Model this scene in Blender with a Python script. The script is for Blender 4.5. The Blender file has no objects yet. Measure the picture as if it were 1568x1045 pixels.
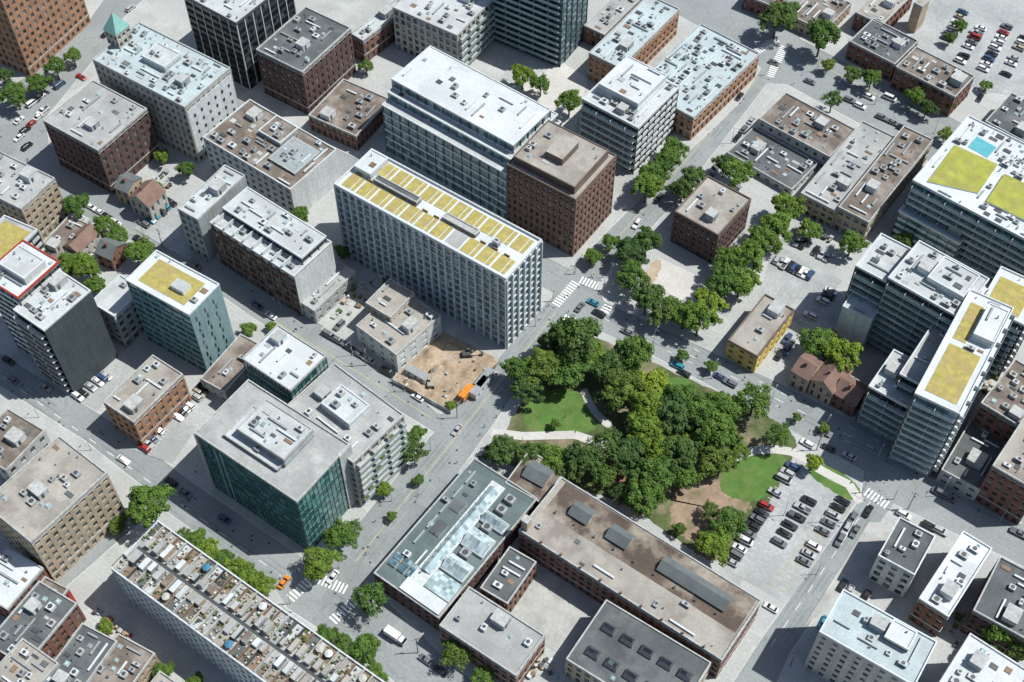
import bpy, math, random
import numpy as np
from mathutils import Vector, Matrix
rng=random.Random(7)
scene=bpy.context.scene
# ------------------------------------------------------------------ survey frame
# World axes follow the street grid (x = "south-east" streets, y = "north-east" streets), metres.
TH=math.radians(54.0); FP=2040.0; CX,CY=784.0,522.5; D0=443.0
R_=Vector((.832,.555,0)).normalized(); Fw=Vector((-R_.y,R_.x,0))
UP=Fw*math.sin(TH)+Vector((0,0,math.cos(TH))); VW=Fw*math.cos(TH)-Vector((0,0,math.sin(TH)))
CAM=-VW*D0
def U(p,h=0.0):
    d=VW+R_*((p[0]-CX)/FP)-UP*((p[1]-CY)/FP)
    t=(h-CAM.z)/d.z
    q=CAM+d*t
    return Vector((q.x,q.y,h))
def PR(q):
    d=Vector(q)-CAM; c=d.dot(VW)
    return (CX+FP*d.dot(R_)/c, CY-FP*d.dot(UP)/c, c)
def Hdrop(F,drop):
    lo,hi=0.0,150.0
    for _ in range(30):
        m=(lo+hi)/2; q=U(F,m); v=PR((q.x,q.y,0))[1]
        if v-F[1]<drop: lo=m
        else: hi=m
    return lo
# ------------------------------------------------------------------ materials
MATS={}
def newmat(name):
    m=bpy.data.materials.new(name); m.use_nodes=True
    nt=m.node_tree; b=nt.nodes['Principled BSDF']; MATS[name]=m
    return m,nt,b
def nd(nt,t,**k):
    n=nt.nodes.new(t)
    for a,v in k.items(): setattr(n,a,v)
    return n
def pos(nt): return nd(nt,'ShaderNodeNewGeometry').outputs['Position']
def noise(nt,scale,detail=4,rough=.6,vec=None):
    n=nd(nt,'ShaderNodeTexNoise'); n.inputs['Scale'].default_value=scale; n.inputs['Detail'].default_value=detail; n.inputs['Roughness'].default_value=rough
    nt.links.new(vec or pos(nt),n.inputs['Vector']); return n.outputs['Fac']
def ramp(nt,fac,stops):
    r=nd(nt,'ShaderNodeValToRGB'); e=r.color_ramp.elements
    while len(e)<len(stops): e.new(.5)
    for i,(p,c) in enumerate(stops):
        e[i].position=p; e[i].color=(c,c,c,1) if not hasattr(c,'__len__') else (*c,1)
    nt.links.new(fac,r.inputs['Fac']); return r.outputs['Color']
def mix(nt,a,b,fac,mode='MIX'):
    m=nd(nt,'ShaderNodeMix',data_type='RGBA',blend_type=mode)
    for s,v in ((m.inputs[0],fac),(m.inputs[6],a),(m.inputs[7],b)):
        if isinstance(v,bpy.types.NodeSocket): nt.links.new(v,s)
        elif hasattr(v,'__len__'): s.default_value=(*v,1)
        else: s.default_value=v
    return m.outputs[2]
def sc(c,k): return tuple(x*k for x in c)
def surf(name,c,var=.25,s1=.12,s2=2.0,rough=.85,stain=None,st_amt=.5,st_scale=.09,seams=0,spec=.3,patch=0,cracks=0,streak=0):
    """weathered surface: blotches + fine grain + optional stains, repair patches, sealed cracks, wall streaks"""
    if name in MATS: return MATS[name]
    m,nt,b=newmat(name)
    col=ramp(nt,noise(nt,s1,5),[(.3,sc(c,1-var)),(.7,sc(c,1+var*.6))])
    g=ramp(nt,noise(nt,s2,3,.7),[(.3,.82),(.7,1.12)])
    col=mix(nt,col,g,1.0,'MULTIPLY')
    if patch:
        v=nd(nt,'ShaderNodeTexVoronoi',distance='CHEBYCHEV'); v.inputs['Scale'].default_value=patch; nt.links.new(pos(nt),v.inputs['Vector'])
        sx=nd(nt,'ShaderNodeSeparateColor'); nt.links.new(v.outputs['Color'],sx.inputs[0])
        col=mix(nt,col,ramp(nt,sx.outputs[0],[(0,.88),(.25,.98),(.8,1.0),(1,1.07)]),1.0,'MULTIPLY')
    if cracks:
        v=nd(nt,'ShaderNodeTexVoronoi',feature='DISTANCE_TO_EDGE'); v.inputs['Scale'].default_value=cracks
        wn=nd(nt,'ShaderNodeTexNoise'); wn.inputs['Scale'].default_value=.3; nt.links.new(pos(nt),wn.inputs['Vector'])
        ad=nd(nt,'ShaderNodeVectorMath',operation='MULTIPLY_ADD'); nt.links.new(wn.outputs['Color'],ad.inputs[0]); ad.inputs[1].default_value=(5,5,0); nt.links.new(pos(nt),ad.inputs[2]); nt.links.new(ad.outputs[0],v.inputs['Vector'])
        col=mix(nt,col,ramp(nt,v.outputs['Distance'],[(0,.84),(.006,.88),(.011,1.0)]),1.0,'MULTIPLY')
    if streak:
        mp=nd(nt,'ShaderNodeMapping'); mp.inputs['Scale'].default_value=(1,1,.08); nt.links.new(pos(nt),mp.inputs['Vector'])
        col=mix(nt,col,ramp(nt,noise(nt,.9,4,.7,mp.outputs[0]),[(.35,1-streak),(.6,1.05)]),1.0,'MULTIPLY')
    if stain:
        f=ramp(nt,noise(nt,st_scale,6,.65),[(.48,0.),(.64,st_amt)])
        col=mix(nt,col,stain,f)
    if seams:
        bt=nd(nt,'ShaderNodeTexBrick'); bt.inputs['Scale'].default_value=1; bt.inputs['Brick Width'].default_value=seams*2.2; bt.inputs['Row Height'].default_value=seams
        bt.inputs['Mortar Size'].default_value=.05; bt.inputs['Color1'].default_value=(1,1,1,1); bt.inputs['Color2'].default_value=(.95,.95,.95,1); bt.inputs['Mortar'].default_value=(.84,.84,.84,1)
        nt.links.new(pos(nt),bt.inputs['Vector'])
        col=mix(nt,col,bt.outputs['Color'],1.0,'MULTIPLY')
    nt.links.new(col,b.inputs['Base Color']); b.inputs['Roughness'].default_value=rough
    b.inputs['Specular IOR Level'].default_value=spec
    return m
def glassmat(name,c,c2,cell=(1.5,1.5,3.3),rough=.12,p2=.75):
    m,nt,b=newmat(name)
    vm=nd(nt,'ShaderNodeVectorMath',operation='SNAP'); nt.links.new(pos(nt),vm.inputs[0]); vm.inputs[1].default_value=cell
    w=nd(nt,'ShaderNodeTexWhiteNoise'); nt.links.new(vm.outputs[0],w.inputs['Vector'])
    col=ramp(nt,w.outputs['Value'],[(0,sc(c,.6)),(p2,c),(1,c2)])
    nt.links.new(col,b.inputs['Base Color']); b.inputs['Roughness'].default_value=rough
    b.inputs['Specular IOR Level'].default_value=.8
    return m
def plain(name,c,rough=.6,metal=0,spec=.5):
    if name in MATS: return MATS[name]
    m,nt,b=newmat(name)
    col=ramp(nt,noise(nt,.9,4),[(.3,sc(c,.82)),(.7,sc(c,1.08))])
    nt.links.new(col,b.inputs['Base Color'])
    b.inputs['Roughness'].default_value=rough; b.inputs['Metallic'].default_value=metal; b.inputs['Specular IOR Level'].default_value=spec
    return m
def brick(name,c):
    m,nt,b=newmat(name)
    col=ramp(nt,noise(nt,.25,5),[(.3,sc(c,.75)),(.7,sc(c,1.2))])
    g=ramp(nt,noise(nt,5,2,.8),[(.3,.7),(.7,1.25)])
    col=mix(nt,col,g,1.0,'MULTIPLY')
    nt.links.new(col,b.inputs['Base Color']); b.inputs['Roughness'].default_value=.9
    return m
brick('brick_red',(.20,.10,.075)); brick('brick_dark',(.11,.065,.058)); brick('brick_orange',(.36,.20,.12)); brick('brick_tan',(.42,.345,.25)); brick('brick_brown',(.20,.115,.085))
surf('asphalt',(.285,.31,.31),.12,.05,1.2,.9,stain=(.225,.245,.25),st_amt=.5,st_scale=.03,patch=.06,cracks=.05)
surf('asphalt_worn',(.245,.27,.272),.2,.1,1.2,.9,stain=(.29,.315,.315),st_amt=.9,st_scale=.1)
surf('asphalt_lot',(.39,.41,.405),.16,.08,1.0,.9,stain=(.28,.29,.285),st_amt=.6,st_scale=.07,patch=.1,cracks=.1)
surf('sidewalk',(.465,.48,.465),.18,.1,1.5,.9,stain=(.34,.35,.34),st_amt=.6,st_scale=.05,seams=1.5,patch=.09)
surf('kerb',(.56,.57,.55)); surf('concrete_yard',(.47,.475,.455),.22,.07,.8,.9,stain=(.31,.30,.28),st_amt=.7,st_scale=.1,seams=4,patch=.12,cracks=.1)
surf('dirt',(.39,.30,.21),.3,.15,1.2,.95,stain=(.52,.45,.36),st_amt=.8)
surf('dirt_park',(.33,.24,.175),.3,.2,1.5,.95,stain=(.13,.15,.06),st_amt=.9,st_scale=.16)
surf('grass',(.09,.18,.04),.25,.2,2.5,.95,stain=(.16,.20,.06),st_amt=.6,st_scale=.15)
surf('park_ground',(.10,.13,.05),.4,.15,1.5,.95,stain=(.28,.22,.16),st_amt=.9,st_scale=.08)
surf('path',(.54,.53,.50),.12)
surf('concrete',(.45,.465,.45),.15,.15,1.0,.85,streak=.2); surf('concrete_dark',(.065,.085,.092),.15,.2,1.0,streak=.2); surf('white_wall',(.59,.625,.62),.1,.2,1.0,.8,streak=.15)
surf('cream_wall',(.50,.49,.44),.15,.2,1.0,streak=.2); surf('stone_beige',(.45,.435,.38),.15,.2,streak=.25); surf('teal_wall',(.22,.34,.355),.12,.2,1.0,.5,streak=.15); surf('grey_wall',(.33,.37,.375),.12,.2,streak=.2)
surf('black_wall',(.03,.035,.04),.3,.2); surf('yellow_wall',(.60,.46,.15),.15,.2); surf('red_wall',(.40,.06,.045),.15,.2); surf('wood',(.24,.17,.115),.3,.3,4); surf('brown_panel',(.16,.12,.10),.2,.2)
surf('spandrel_teal',(.045,.12,.12),.2,.2,1,.3)
def roofm(n,c,**k): surf('roof_'+n,c,**k)
roofm('grey',(.40,.41,.40),var=.2,stain=(.28,.28,.27),st_amt=.7,seams=3,patch=.12)
roofm('light',(.51,.545,.545),var=.14,stain=(.38,.395,.39),st_amt=.7,seams=3,patch=.12)
roofm('white',(.61,.65,.66),var=.08,stain=(.50,.525,.52),st_amt=.5,seams=4,patch=.1)
roofm('blue',(.46,.545,.565),var=.12,stain=(.36,.40,.405),st_amt=.7,seams=3,patch=.12)
roofm('brown',(.185,.155,.13),var=.3,stain=(.34,.31,.28),st_amt=.6,st_scale=.12,patch=.1)
roofm('tan',(.37,.35,.31),var=.2,stain=(.215,.185,.16),st_amt=.85,st_scale=.08,patch=.12)
roofm('dark',(.11,.122,.125),var=.3,stain=(.20,.205,.205),st_amt=.6,seams=3,patch=.12)
roofm('greenblack',(.12,.16,.16),var=.2,stain=(.19,.225,.22),st_amt=.5,seams=2,patch=.1)
roofm('stained',(.125,.095,.075),var=.35,stain=(.36,.32,.26),st_amt=.9,st_scale=.06)
surf('sedum',(.41,.355,.11),.28,.5,3,.95,stain=(.35,.27,.13),st_amt=.9,st_scale=.35)
surf('sedum_lime',(.35,.37,.075),.25,.3,3,.95,stain=(.30,.27,.10),st_amt=.8,st_scale=.2)
surf('planter_green',(.08,.14,.03),.4,1,4,.95)
surf('shingle',(.14,.16,.16),.2,.3,3,.9); surf('shingle_brown',(.22,.145,.115),.25,.3,3,.9)
plain('metal_grey',(.38,.41,.415),.45,.3); plain('metal_white',(.59,.63,.635),.5); plain('metal_dark',(.07,.075,.08),.5); plain('copper_teal',(.22,.45,.40),.7)
plain('paint_white_line',(.82,.83,.80),.8); plain('paint_yellow_line',(.6,.48,.17),.8); plain('orange_paint',(.75,.2,.03),.5)
plain('tyre',(.02,.02,.02),.9); plain('bark',(.10,.075,.055),.95); plain('pool_water',(.12,.42,.46),.1); plain('mulch_red',(.30,.13,.10),.9)
plain('skin',(.45,.28,.2),.6); plain('trousers',(.03,.04,.07),.9); plain('awning_blue',(.05,.2,.32),.8)
glassmat('glass',(.04,.062,.07),(.24,.28,.28),p2=.7)
glassmat('glass_blue',(.11,.20,.235),(.33,.44,.47),(1.2,1.2,3.1),.1,.7)
glassmat('glass_teal',(.03,.125,.12),(.13,.31,.29),(1.6,1.6,1.9),.08,.6)
glassmat('glass_dark',(.015,.022,.028),(.09,.12,.13),(1.5,1.5,3.2),.1,.8)
glassmat('skylight_glass',(.36,.47,.485),(.55,.64,.65),(1.2,1.2,20),.2,.5)
plain('rail_glass',(.22,.33,.34),.15)
# ------------------------------------------------------------------ mesh builder
class MB:
    def __init__(s): s.v=[];s.f=[];s.m=[];s.ml=[];s.lut={}
    def mi(s,mat):
        if mat not in s.lut: s.lut[mat]=len(s.ml); s.ml.append(MATS[mat])
        return s.lut[mat]
    def face(s,pts,mat):
        n=len(s.v); s.v+= [tuple(p) for p in pts]; s.f.append(tuple(range(n,n+len(pts)))); s.m.append(s.mi(mat))
    def box(s,x0,x1,y0,y1,z0,z1,mat,top=None):
        n=len(s.v); s.v+=[(x0,y0,z0),(x1,y0,z0),(x1,y1,z0),(x0,y1,z0),(x0,y0,z1),(x1,y0,z1),(x1,y1,z1),(x0,y1,z1)]
        a=s.mi(mat); t=s.mi(top) if top else a
        s.f+=[(n,n+1,n+5,n+4),(n+1,n+2,n+6,n+5),(n+2,n+3,n+7,n+6),(n+3,n,n+4,n+7),(n+4,n+5,n+6,n+7),(n+3,n+2,n+1,n)]
        s.m+=[a,a,a,a,t,a]
    def frus(s,b,t,z0,z1,mat,top):
        x0,x1,y0,y1=b; X0,X1,Y0,Y1=t; n=len(s.v)
        s.v+=[(x0,y0,z0),(x1,y0,z0),(x1,y1,z0),(x0,y1,z0),(X0,Y0,z1),(X1,Y0,z1),(X1,Y1,z1),(X0,Y1,z1)]
        a=s.mi(mat); tt=s.mi(top)
        s.f+=[(n,n+1,n+5,n+4),(n+1,n+2,n+6,n+5),(n+2,n+3,n+7,n+6),(n+3,n,n+4,n+7),(n+4,n+5,n+6,n+7)]; s.m+=[a,a,a,a,tt]
    def cyl(s,x,y,z0,z1,r,mat,n=10,r1=None,top=None,axis='z'):
        r1=r if r1 is None else r1; k=len(s.v)
        for (z,rr) in ((z0,r),(z1,r1)):
            for i in range(n):
                a=2*math.pi*i/n
                if axis=='z': s.v.append((x+rr*math.cos(a),y+rr*math.sin(a),z))
                else: s.v.append((x+rr*math.cos(a),z,y+rr*math.sin(a)))
        a=s.mi(mat)
        for i in range(n):
            j=(i+1)%n; s.f.append((k+i,k+j,k+n+j,k+n+i)); s.m.append(a)
        s.f.append(tuple(range(k+n,k+2*n))); s.m.append(s.mi(top) if top else a)
        s.f.append(tuple(range(k+n-1,k-1,-1))); s.m.append(a)
    def limb(s,p,q,r0,r1,mat,n=6):
        p=Vector(p);q=Vector(q); d=(q-p).normalized(); a=d.orthogonal().normalized(); b=d.cross(a); k=len(s.v)
        for c,r in ((p,r0),(q,r1)):
            for i in range(n):
                t=2*math.pi*i/n; s.v.append(tuple(c+a*math.cos(t)*r+b*math.sin(t)*r))
        m=s.mi(mat)
        for i in range(n):
            j=(i+1)%n; s.f.append((k+i,k+j,k+n+j,k+n+i)); s.m.append(m)
        s.f.append(tuple(range(k+n,k+2*n))); s.m.append(m)
    def gable(s,x0,x1,y0,y1,z0,z1,roof,wall,along='x',eave=.3):
        e=eave
        if along=='x':
            ym=(y0+y1)/2
            s.face([(x0-e,y0-e,z0),(x1+e,y0-e,z0),(x1+e,ym,z1),(x0-e,ym,z1)],roof); s.face([(x1+e,y1+e,z0),(x0-e,y1+e,z0),(x0-e,ym,z1),(x1+e,ym,z1)],roof)
            s.face([(x1,y0,z0-.05),(x1,y1,z0-.05),(x1,ym,z1-.1)],wall); s.face([(x0,y1,z0-.05),(x0,y0,z0-.05),(x0,ym,z1-.1)],wall)
        else:
            xm=(x0+x1)/2
            s.face([(x0-e,y1+e,z0),(x0-e,y0-e,z0),(xm,y0-e,z1),(xm,y1+e,z1)],roof); s.face([(x1+e,y0-e,z0),(x1+e,y1+e,z0),(xm,y1+e,z1),(xm,y0-e,z1)],roof)
            s.face([(x0,y0,z0-.05),(x1,y0,z0-.05),(xm,y0,z1-.1)],wall); s.face([(x1,y1,z0-.05),(x0,y1,z0-.05),(xm,y1,z1-.1)],wall)
    def mesh(s,name):
        me=bpy.data.meshes.new(name); me.from_pydata(s.v,[],s.f)
        for m in s.ml: me.materials.append(m)
        me.polygons.foreach_set('material_index',s.m); me.update(); return me
    def obj(s,name,loc=(0,0,0),rot=0):
        o=bpy.data.objects.new(name,s.mesh(name)); o.location=loc; o.rotation_euler=(0,0,rot); scene.collection.objects.link(o); return o
def put(name,me,loc,rot=0,s=1):
    o=bpy.data.objects.new(name,me); o.location=loc; o.rotation_euler=(0,0,rot); o.scale=(s,s,s) if not hasattr(s,'__len__') else s
    scene.collection.objects.link(o); return o
# ------------------------------------------------------------------ ground
mb=MB(); mb.face([(-3000,-3000,0),(3000,-3000,0),(3000,3000,0),(-3000,3000,0)],'asphalt'); mb.obj('ground')
def slab(name,pts,z0,z1,top,side='kerb'):
    mb=MB(); w=[U(p,z1) for p in pts]; n=len(w)
    if z1-z0>.05 and z0==0 and top=='sidewalk':
        for i in range(n):
            a,b=w[i],w[(i+1)%n]; mb.face([(a.x,a.y,z0),(b.x,b.y,z0),(b.x,b.y,z1),(a.x,a.y,z1)],side)
            d=(b-a).normalized(); nn=Vector((-d.y,d.x,0))*.12
            mb.face([(a-nn).to_tuple()[:2]+(z1+.004,),(b-nn).to_tuple()[:2]+(z1+.004,),(b+nn).to_tuple()[:2]+(z1+.004,),(a+nn).to_tuple()[:2]+(z1+.004,)],side)
    area=sum(w[i].x*w[(i+1)%n].y-w[(i+1)%n].x*w[i].y for i in range(n))
    if area<0: w=w[::-1]
    mb.face([(a.x,a.y,z1) for a in w],top); return mb.obj(name)
def blob(name,pts,z,mat,seed=1,j=.9):
    """natural-edged patch: corners rounded (Chaikin) and edges made ragged"""
    r=random.Random(seed); w=[U(p,z) for p in pts]
    for _ in range(3):
        w=[q for i in range(len(w)) for q in (w[i].lerp(w[(i+1)%len(w)],.25),w[i].lerp(w[(i+1)%len(w)],.75))]
    w2=[]
    for i in range(len(w)):
        w2.append(w[i]); w2.append(w[i].lerp(w[(i+1)%len(w)],.5))
    w=[p+Vector((r.uniform(-j,j),r.uniform(-j,j),0)) for p in w2]
    n=len(w); area=sum(w[i].x*w[(i+1)%n].y-w[(i+1)%n].x*w[i].y for i in range(n))
    if area<0: w=w[::-1]
    mb=MB(); mb.face([(a.x,a.y,z) for a in w],mat); mb.obj(name)
def ribbon(name,pts,width,z,mat,dash=None,mb=None,off=0):
    own=mb is None; mb=mb or MB(); w=[U(p,z) for p in pts]
    for k_,(a,b) in enumerate(zip(w[:-1],w[1:])):
        d=(b-a); L=d.length; d/=L; nrm=Vector((-d.y,d.x,0))*width/2; zz=Vector((0,0,.002*(k_%2)))+Vector((-d.y,d.x,0))*off
        segs=[(0,L)] if not dash else [(t,min(t+dash[0],L)) for t in np.arange(0,L,dash[0]+dash[1])]
        for s,e in segs:
            p=a+d*s+zz;q=a+d*e+zz
            mb.face([p-nrm,q-nrm,q+nrm,p+nrm],mat)
    if own: return mb.obj(name)
KZ=.12
for P_ in ([(690,632),(848,450),(500,262),(300,160),(150,85),(70,180),(75,222),(300,370),(400,440),(540,527),(672,634)],
 [(664,662),(500,562),(380,482),(280,412),(130,332),(-60,225),(-200,380),(0,540),(170,645),(290,735),(475,862),(512,845)],
 [(-150,500),(0,592),(130,675),(222,748),(80,890),(-150,760)],
 [(243,775),(420,902),(440,932),(560,1010),(700,1120),(300,1400),(-250,1100),(-150,820),(98,902)],
 [(572,900),(655,790),(748,660),(862,500),(884,492),(1000,545),(1150,625),(1322,722),(1318,762),(1168,975),(1060,1140),(880,1140),(700,1025)],
 [(925,462),(915,435),(1035,310),(1175,128),(1205,130),(1400,235),(1568,330),(1750,420),(1750,870),(1568,775),(1400,690),(1200,590),(1050,520)],
 [(872,412),(985,300),(1130,160),(1165,105),(1140,80),(960,-20),(700,-150),(380,-150),(165,50),(300,120),(560,250)],
 [(1225,60),(1400,150),(1568,240),(1800,360),(1900,-100),(1350,-100)],
 [(1368,772),(1568,868),(1750,960),(1750,1250),(1100,1250),(1210,1000)],
 [(-80,140),(0,150),(130,40),(200,-60),(50,-150),(-200,-20)]): slab('sidewalk',P_,0,KZ,'sidewalk')
zc_=[KZ+.006]
def Zn(): zc_[0]+=.004; return zc_[0]
blob('park_ground',[(765,672),(858,508),(895,507),(1130,615),(1210,655),(1228,690),(1112,872),(1055,842),(960,770),(850,738),(755,704)],Zn(),'park_ground',1,.4)
blob('dirt_patch',[(1035,750),(1075,725),(1125,745),(1155,775),(1130,800),(1080,850),(1020,800)],Zn(),'dirt_park',2,1.0)
blob('dirt_patch',[(900,715),(950,698),(962,740),(920,748)],Zn(),'mulch_red',3,.6)
for k,pts in enumerate(([(800,622),(835,596),(888,598),(918,622),(925,652),(880,670),(804,662)],[(1092,755),(1122,700),(1175,688),(1214,704),(1168,776)],[(985,600),(1045,570),(1075,605),(1020,645)])):
    blob('lawn',pts,Zn(),'grass',k+5,.35)
slab('parking_lot',[(1112,872),(1218,706),(1312,765),(1205,925)],0,Zn(),'asphalt_lot')
blob('lawn',[(1228,720),(1262,706),(1322,746),(1310,770),(1280,757)],Zn(),'grass',9,.2)
z_=Zn(); ribbon('park_path',[(752,662),(800,668),(880,666),(935,684)],3,z_,'path'); z_=Zn(); ribbon('park_path',[(893,596),(900,612),(912,632),(935,655)],2.5,z_,'path')
z_=Zn(); ribbon('park_path',[(1115,705),(1135,696),(1155,690),(1185,688),(1212,692),(1232,702),(1250,716),(1275,730),(1300,742),(1318,770)],3,z_,'path')
slab('playground',[(985,430),(1010,395),(1085,430),(1060,468)],0,Zn(),'path')
blob('dirt_patch',[(978,442),(1003,394),(1018,402),(992,450)],Zn(),'dirt',4,.5)
slab('parking_lot',[(1160,470),(1185,372),(1290,430),(1235,500),(1190,560)],0,Zn(),'asphalt_lot')
slab('parking_lot',[(1395,60),(1440,-20),(1600,20),(1600,150),(1500,140)],0,Zn(),'asphalt_lot')
slab('parking_lot',[(205,690),(290,600),(330,610),(265,710)],0,Zn(),'asphalt_lot')
slab('parking_lot',[(100,600),(165,545),(200,560),(150,630)],0,Zn(),'asphalt_lot')
slab('concrete_yard',[(770,945),(820,850),(930,910),(870,1010)],0,Zn(),'concrete_yard')
slab('parking_lot',[(490,505),(530,470),(560,440),(650,560),(600,575)],0,Zn(),'concrete_yard')
slab('parking_lot',[(1230,960),(1330,800),(1380,800),(1400,900),(1270,930)],0,Zn(),'concrete_yard')
slab('parking_lot',[(205,350),(255,300),(330,340),(290,400)],0,Zn(),'asphalt_lot')
slab('plaza',[(760,150),(860,95),(900,120),(880,200),(860,200)],0,Zn(),'path')
ZCON=Zn()
cm=MB(); c4=[U(p,0) for p in ((600,582),(678,508),(765,552),(692,632))]; G=34; rgd=random.Random(9); hh=[[0]*(G+1) for _ in range(G+1)]
bumps=[(rgd.random(),rgd.random(),rgd.uniform(.03,.12),rgd.uniform(-.1,1.3)) for _ in range(30)]
for i in range(G+1):
    for j in range(G+1):
        a,b=i/G,j/G; h=sum(k*math.exp(-((a-x)**2+(b-y)**2)/(r*r)) for x,y,r,k in bumps)+rgd.uniform(0,.22); e=min(a,1-a,b,1-b); hh[i][j]=ZCON+max(0,h)*min(1,e*10)
def cp(i,j):
    a,b=i/G,j/G; p=c4[0].lerp(c4[1],a).lerp(c4[3].lerp(c4[2],a),b); return (p.x,p.y,hh[i][j])
for i in range(G):
    for j in range(G): cm.face([cp(i,j),cp(i,j+1),cp(i+1,j+1),cp(i+1,j)],'dirt')
cm.obj('construction_ground')
PZ=zc_[0]+.01
# ------------------------------------------------------------------ wheel wear and markings
wm=MB(); zk=.003
for l,offs in (([(925,468),(1568,796)],(-4.2,-2.6,2.6,4.2)),([(-20,563),(430,885)],(-2.6,-1.1,1.3,2.8)),([(548,858),(850,478)],(-2.6,-1.1,1.3,2.8)),([(908,410),(1162,120)],(-2.6,-1.1,1.3,2.8)),([(1222,82),(1568,262)],(-2.6,-1.1,1.3,2.8)),([(1182,990),(1337,765)],(-2.3,-.9,1.1,2.5))):
    for o_ in offs: ribbon('',l,.75,zk,'asphalt_worn',None,wm,o_)
    zk+=.0006
wm.obj('road_wear')
mk=MB(); zm=.009
for l in ([(925,478),(1568,803)],[(-20,560),(430,882)]): ribbon('',l,.18,zm,'paint_white_line',(3,5),mk)
for l in ([(545,860),(850,480)],[(905,410),(1160,120)],[(1220,80),(1568,262)],[(160,330),(660,640)]): ribbon('',l,.15,zm,'paint_yellow_line',None,mk)
ribbon('',[(1180,990),(1335,765)],.15,zm,'paint_white_line',(3,4),mk)
for l in ([(935,470),(1568,788)],[(925,488),(1330,693)],[(10,598),(220,745)]): ribbon('',l,.15,zm+.001,'paint_white_line',(2,6),mk)
def crosswalk(p0,p1,wid=3.2):
    a,b=U(p0,zm),U(p1,zm); d=b-a;L=d.length;d/=L; n=Vector((-d.y,d.x,0))*wid/2; t=.3
    while t<L-.6:
        p=a+d*t;q=a+d*(t+.55); mk.face([p-n,q-n,q+n,p+n],'paint_white_line'); t+=1.15
for c in [((850,468),(884,430)),((862,486),(912,505)),((925,478),(952,440)),((888,428),(925,442)),((443,918),(478,885)),((508,952),(545,918)),((478,882),(535,905)),((1325,752),(1362,776)),((1178,118),(1202,70)),((1150,85),(1190,60))]: crosswalk(*c)
for (a,b,k) in [((1130,862),(1222,712),18),((1190,900),(1290,768),18),((1235,495),(1285,440),8),((220,692),(250,655),8)]:
    A,Bq=U(a,0),U(b,0)
    for i in range(k+1):
        p=A.lerp(Bq,i/k); mk.box(p.x-2.6,p.x+2.6,p.y-.06,p.y+.06,PZ-.004,PZ,'paint_yellow_line' if a[0]==1190 else 'paint_white_line')
mk.obj('road_markings')
mb=MB(); rm=random.Random(4)
for (a,b,n) in (((530,900),(1160,110),40),((0,570),(450,880),24),((910,460),(1568,800),34),((0,210),(690,650),30)):
    A,Bq=U(a,0),U(b,0)
    for i in range(n):
        p=A.lerp(Bq,rm.random())+Vector((rm.uniform(-4,4),rm.uniform(-4,4),0)); mb.cyl(p.x,p.y,-.1,.014,.4,'metal_dark',10)
mb.obj('manhole_covers')
# ------------------------------------------------------------------ facades
def S(wall,st=3.4,bh=1.6,bw=3.2,pw=1.5,glass='glass',pier=None,band=None,par='concrete',t=.3,proud=.03,blank='',balc='',rail='rail_glass'):
    return dict(wall=wall,st=st,bh=bh,bw=bw,pw=pw,glass=glass,pier=pier or wall,band=band or wall,par=par,t=t,proud=proud,blank=blank,balc=balc,rail=rail)
def facade(mb,x0,x1,y0,y1,z0,z1,s):
    t=s['t']; mb.box(x0+t,x1-t,y0+t,y1-t,z0,z1-.05,s['glass'])
    n=max(1,round((z1-z0)/s['st'])); st=(z1-z0)/n
    for i in range(n+1):
        zc=z0+i*st; lo=zc-s['bh']*.45; hi=zc+s['bh']*.55
        if i==0: lo=z0; hi=z0+s['bh']*.35
        if i==n: hi=z1-.02
        mb.box(x0,x1,y0,y1,lo,hi,s['band'])
    if z0<.01 and z1>11 and s['proud']<.1 and not s['balc'] and not s['blank'] and s['pw']>.5: # string course over ground floor and below parapet
        mb.box(x0-.14,x1+.14,y0-.14,y1+.14,st*1.12,st*1.12+.35,s['par']); mb.box(x0-.12,x1+.12,y0-.12,y1+.12,z1-1.25,z1-1.0,s['par'])
    pw=s['pw']; pr=s['proud']
    if pw>0:
        nx=max(1,round((x1-x0)/s['bw'])); ny=max(1,round((y1-y0)/s['bw']))
        for i in range(nx+1):
            c=x0+(x1-x0)*i/nx; a=max(x0-.01,c-pw/2); b=min(x1+.01,c+pw/2)
            for (ya,yb) in ((y0-pr,y0+t+.05),(y1-t-.05,y1+pr)): mb.box(a,b,ya,yb,z0,z1-.01,s['pier'])
        for i in range(ny+1):
            c=y0+(y1-y0)*i/ny; a=max(y0-.012,c-pw/2); b=min(y1+.012,c+pw/2)
            for (xa,xb) in ((x0-pr-.004,x0+t+.05),(x1-t-.05,x1+pr+.004)): mb.box(xa,xb,a,b,z0,z1-.012,s['pier'])
    bl=s['blank']
    if 'x' in bl: mb.box(x1-.1,x1+pr+.05,y0+.0,y1,z0,z1-.03,s['wall']); mb.box(x0-pr-.05,x0+.1,y0,y1,z0,z1-.03,s['wall'])
    if 'y' in bl: mb.box(x0,x1,y0-pr-.05,y0+.1,z0,z1-.035,s['wall']); mb.box(x0,x1,y1-.1,y1+pr+.05,z0,z1-.035,s['wall'])
    ba=s['balc']
    for i in range(1,n):
        z=z0+i*st
        if 'y' in ba:
            mb.box(x0+.8,x1-.8,y0-1.5,y0+.1,z-.12,z+.1,s['par']); mb.box(x0+.85,x1-.85,y0-1.48,y0-1.42,z+.1,z+1.1,s['rail'])
            k=x0+.8
            while k<x1-1: mb.box(k,k+.15,y0-1.49,y0,z+.1,z+1.9,s['par']); k+=6.2
        if 'x' in ba:
            mb.box(x1-.1,x1+1.5,y0+.8,y1-.8,z-.12,z+.1,s['par']); mb.box(x1+1.42,x1+1.48,y0+.85,y1-.85,z+.1,z+1.1,s['rail'])
            k=y0+.8
            while k<y1-1: mb.box(x1,x1+1.49,k,k+.15,z+.1,z+1.9,s['par']); k+=6.2
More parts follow.
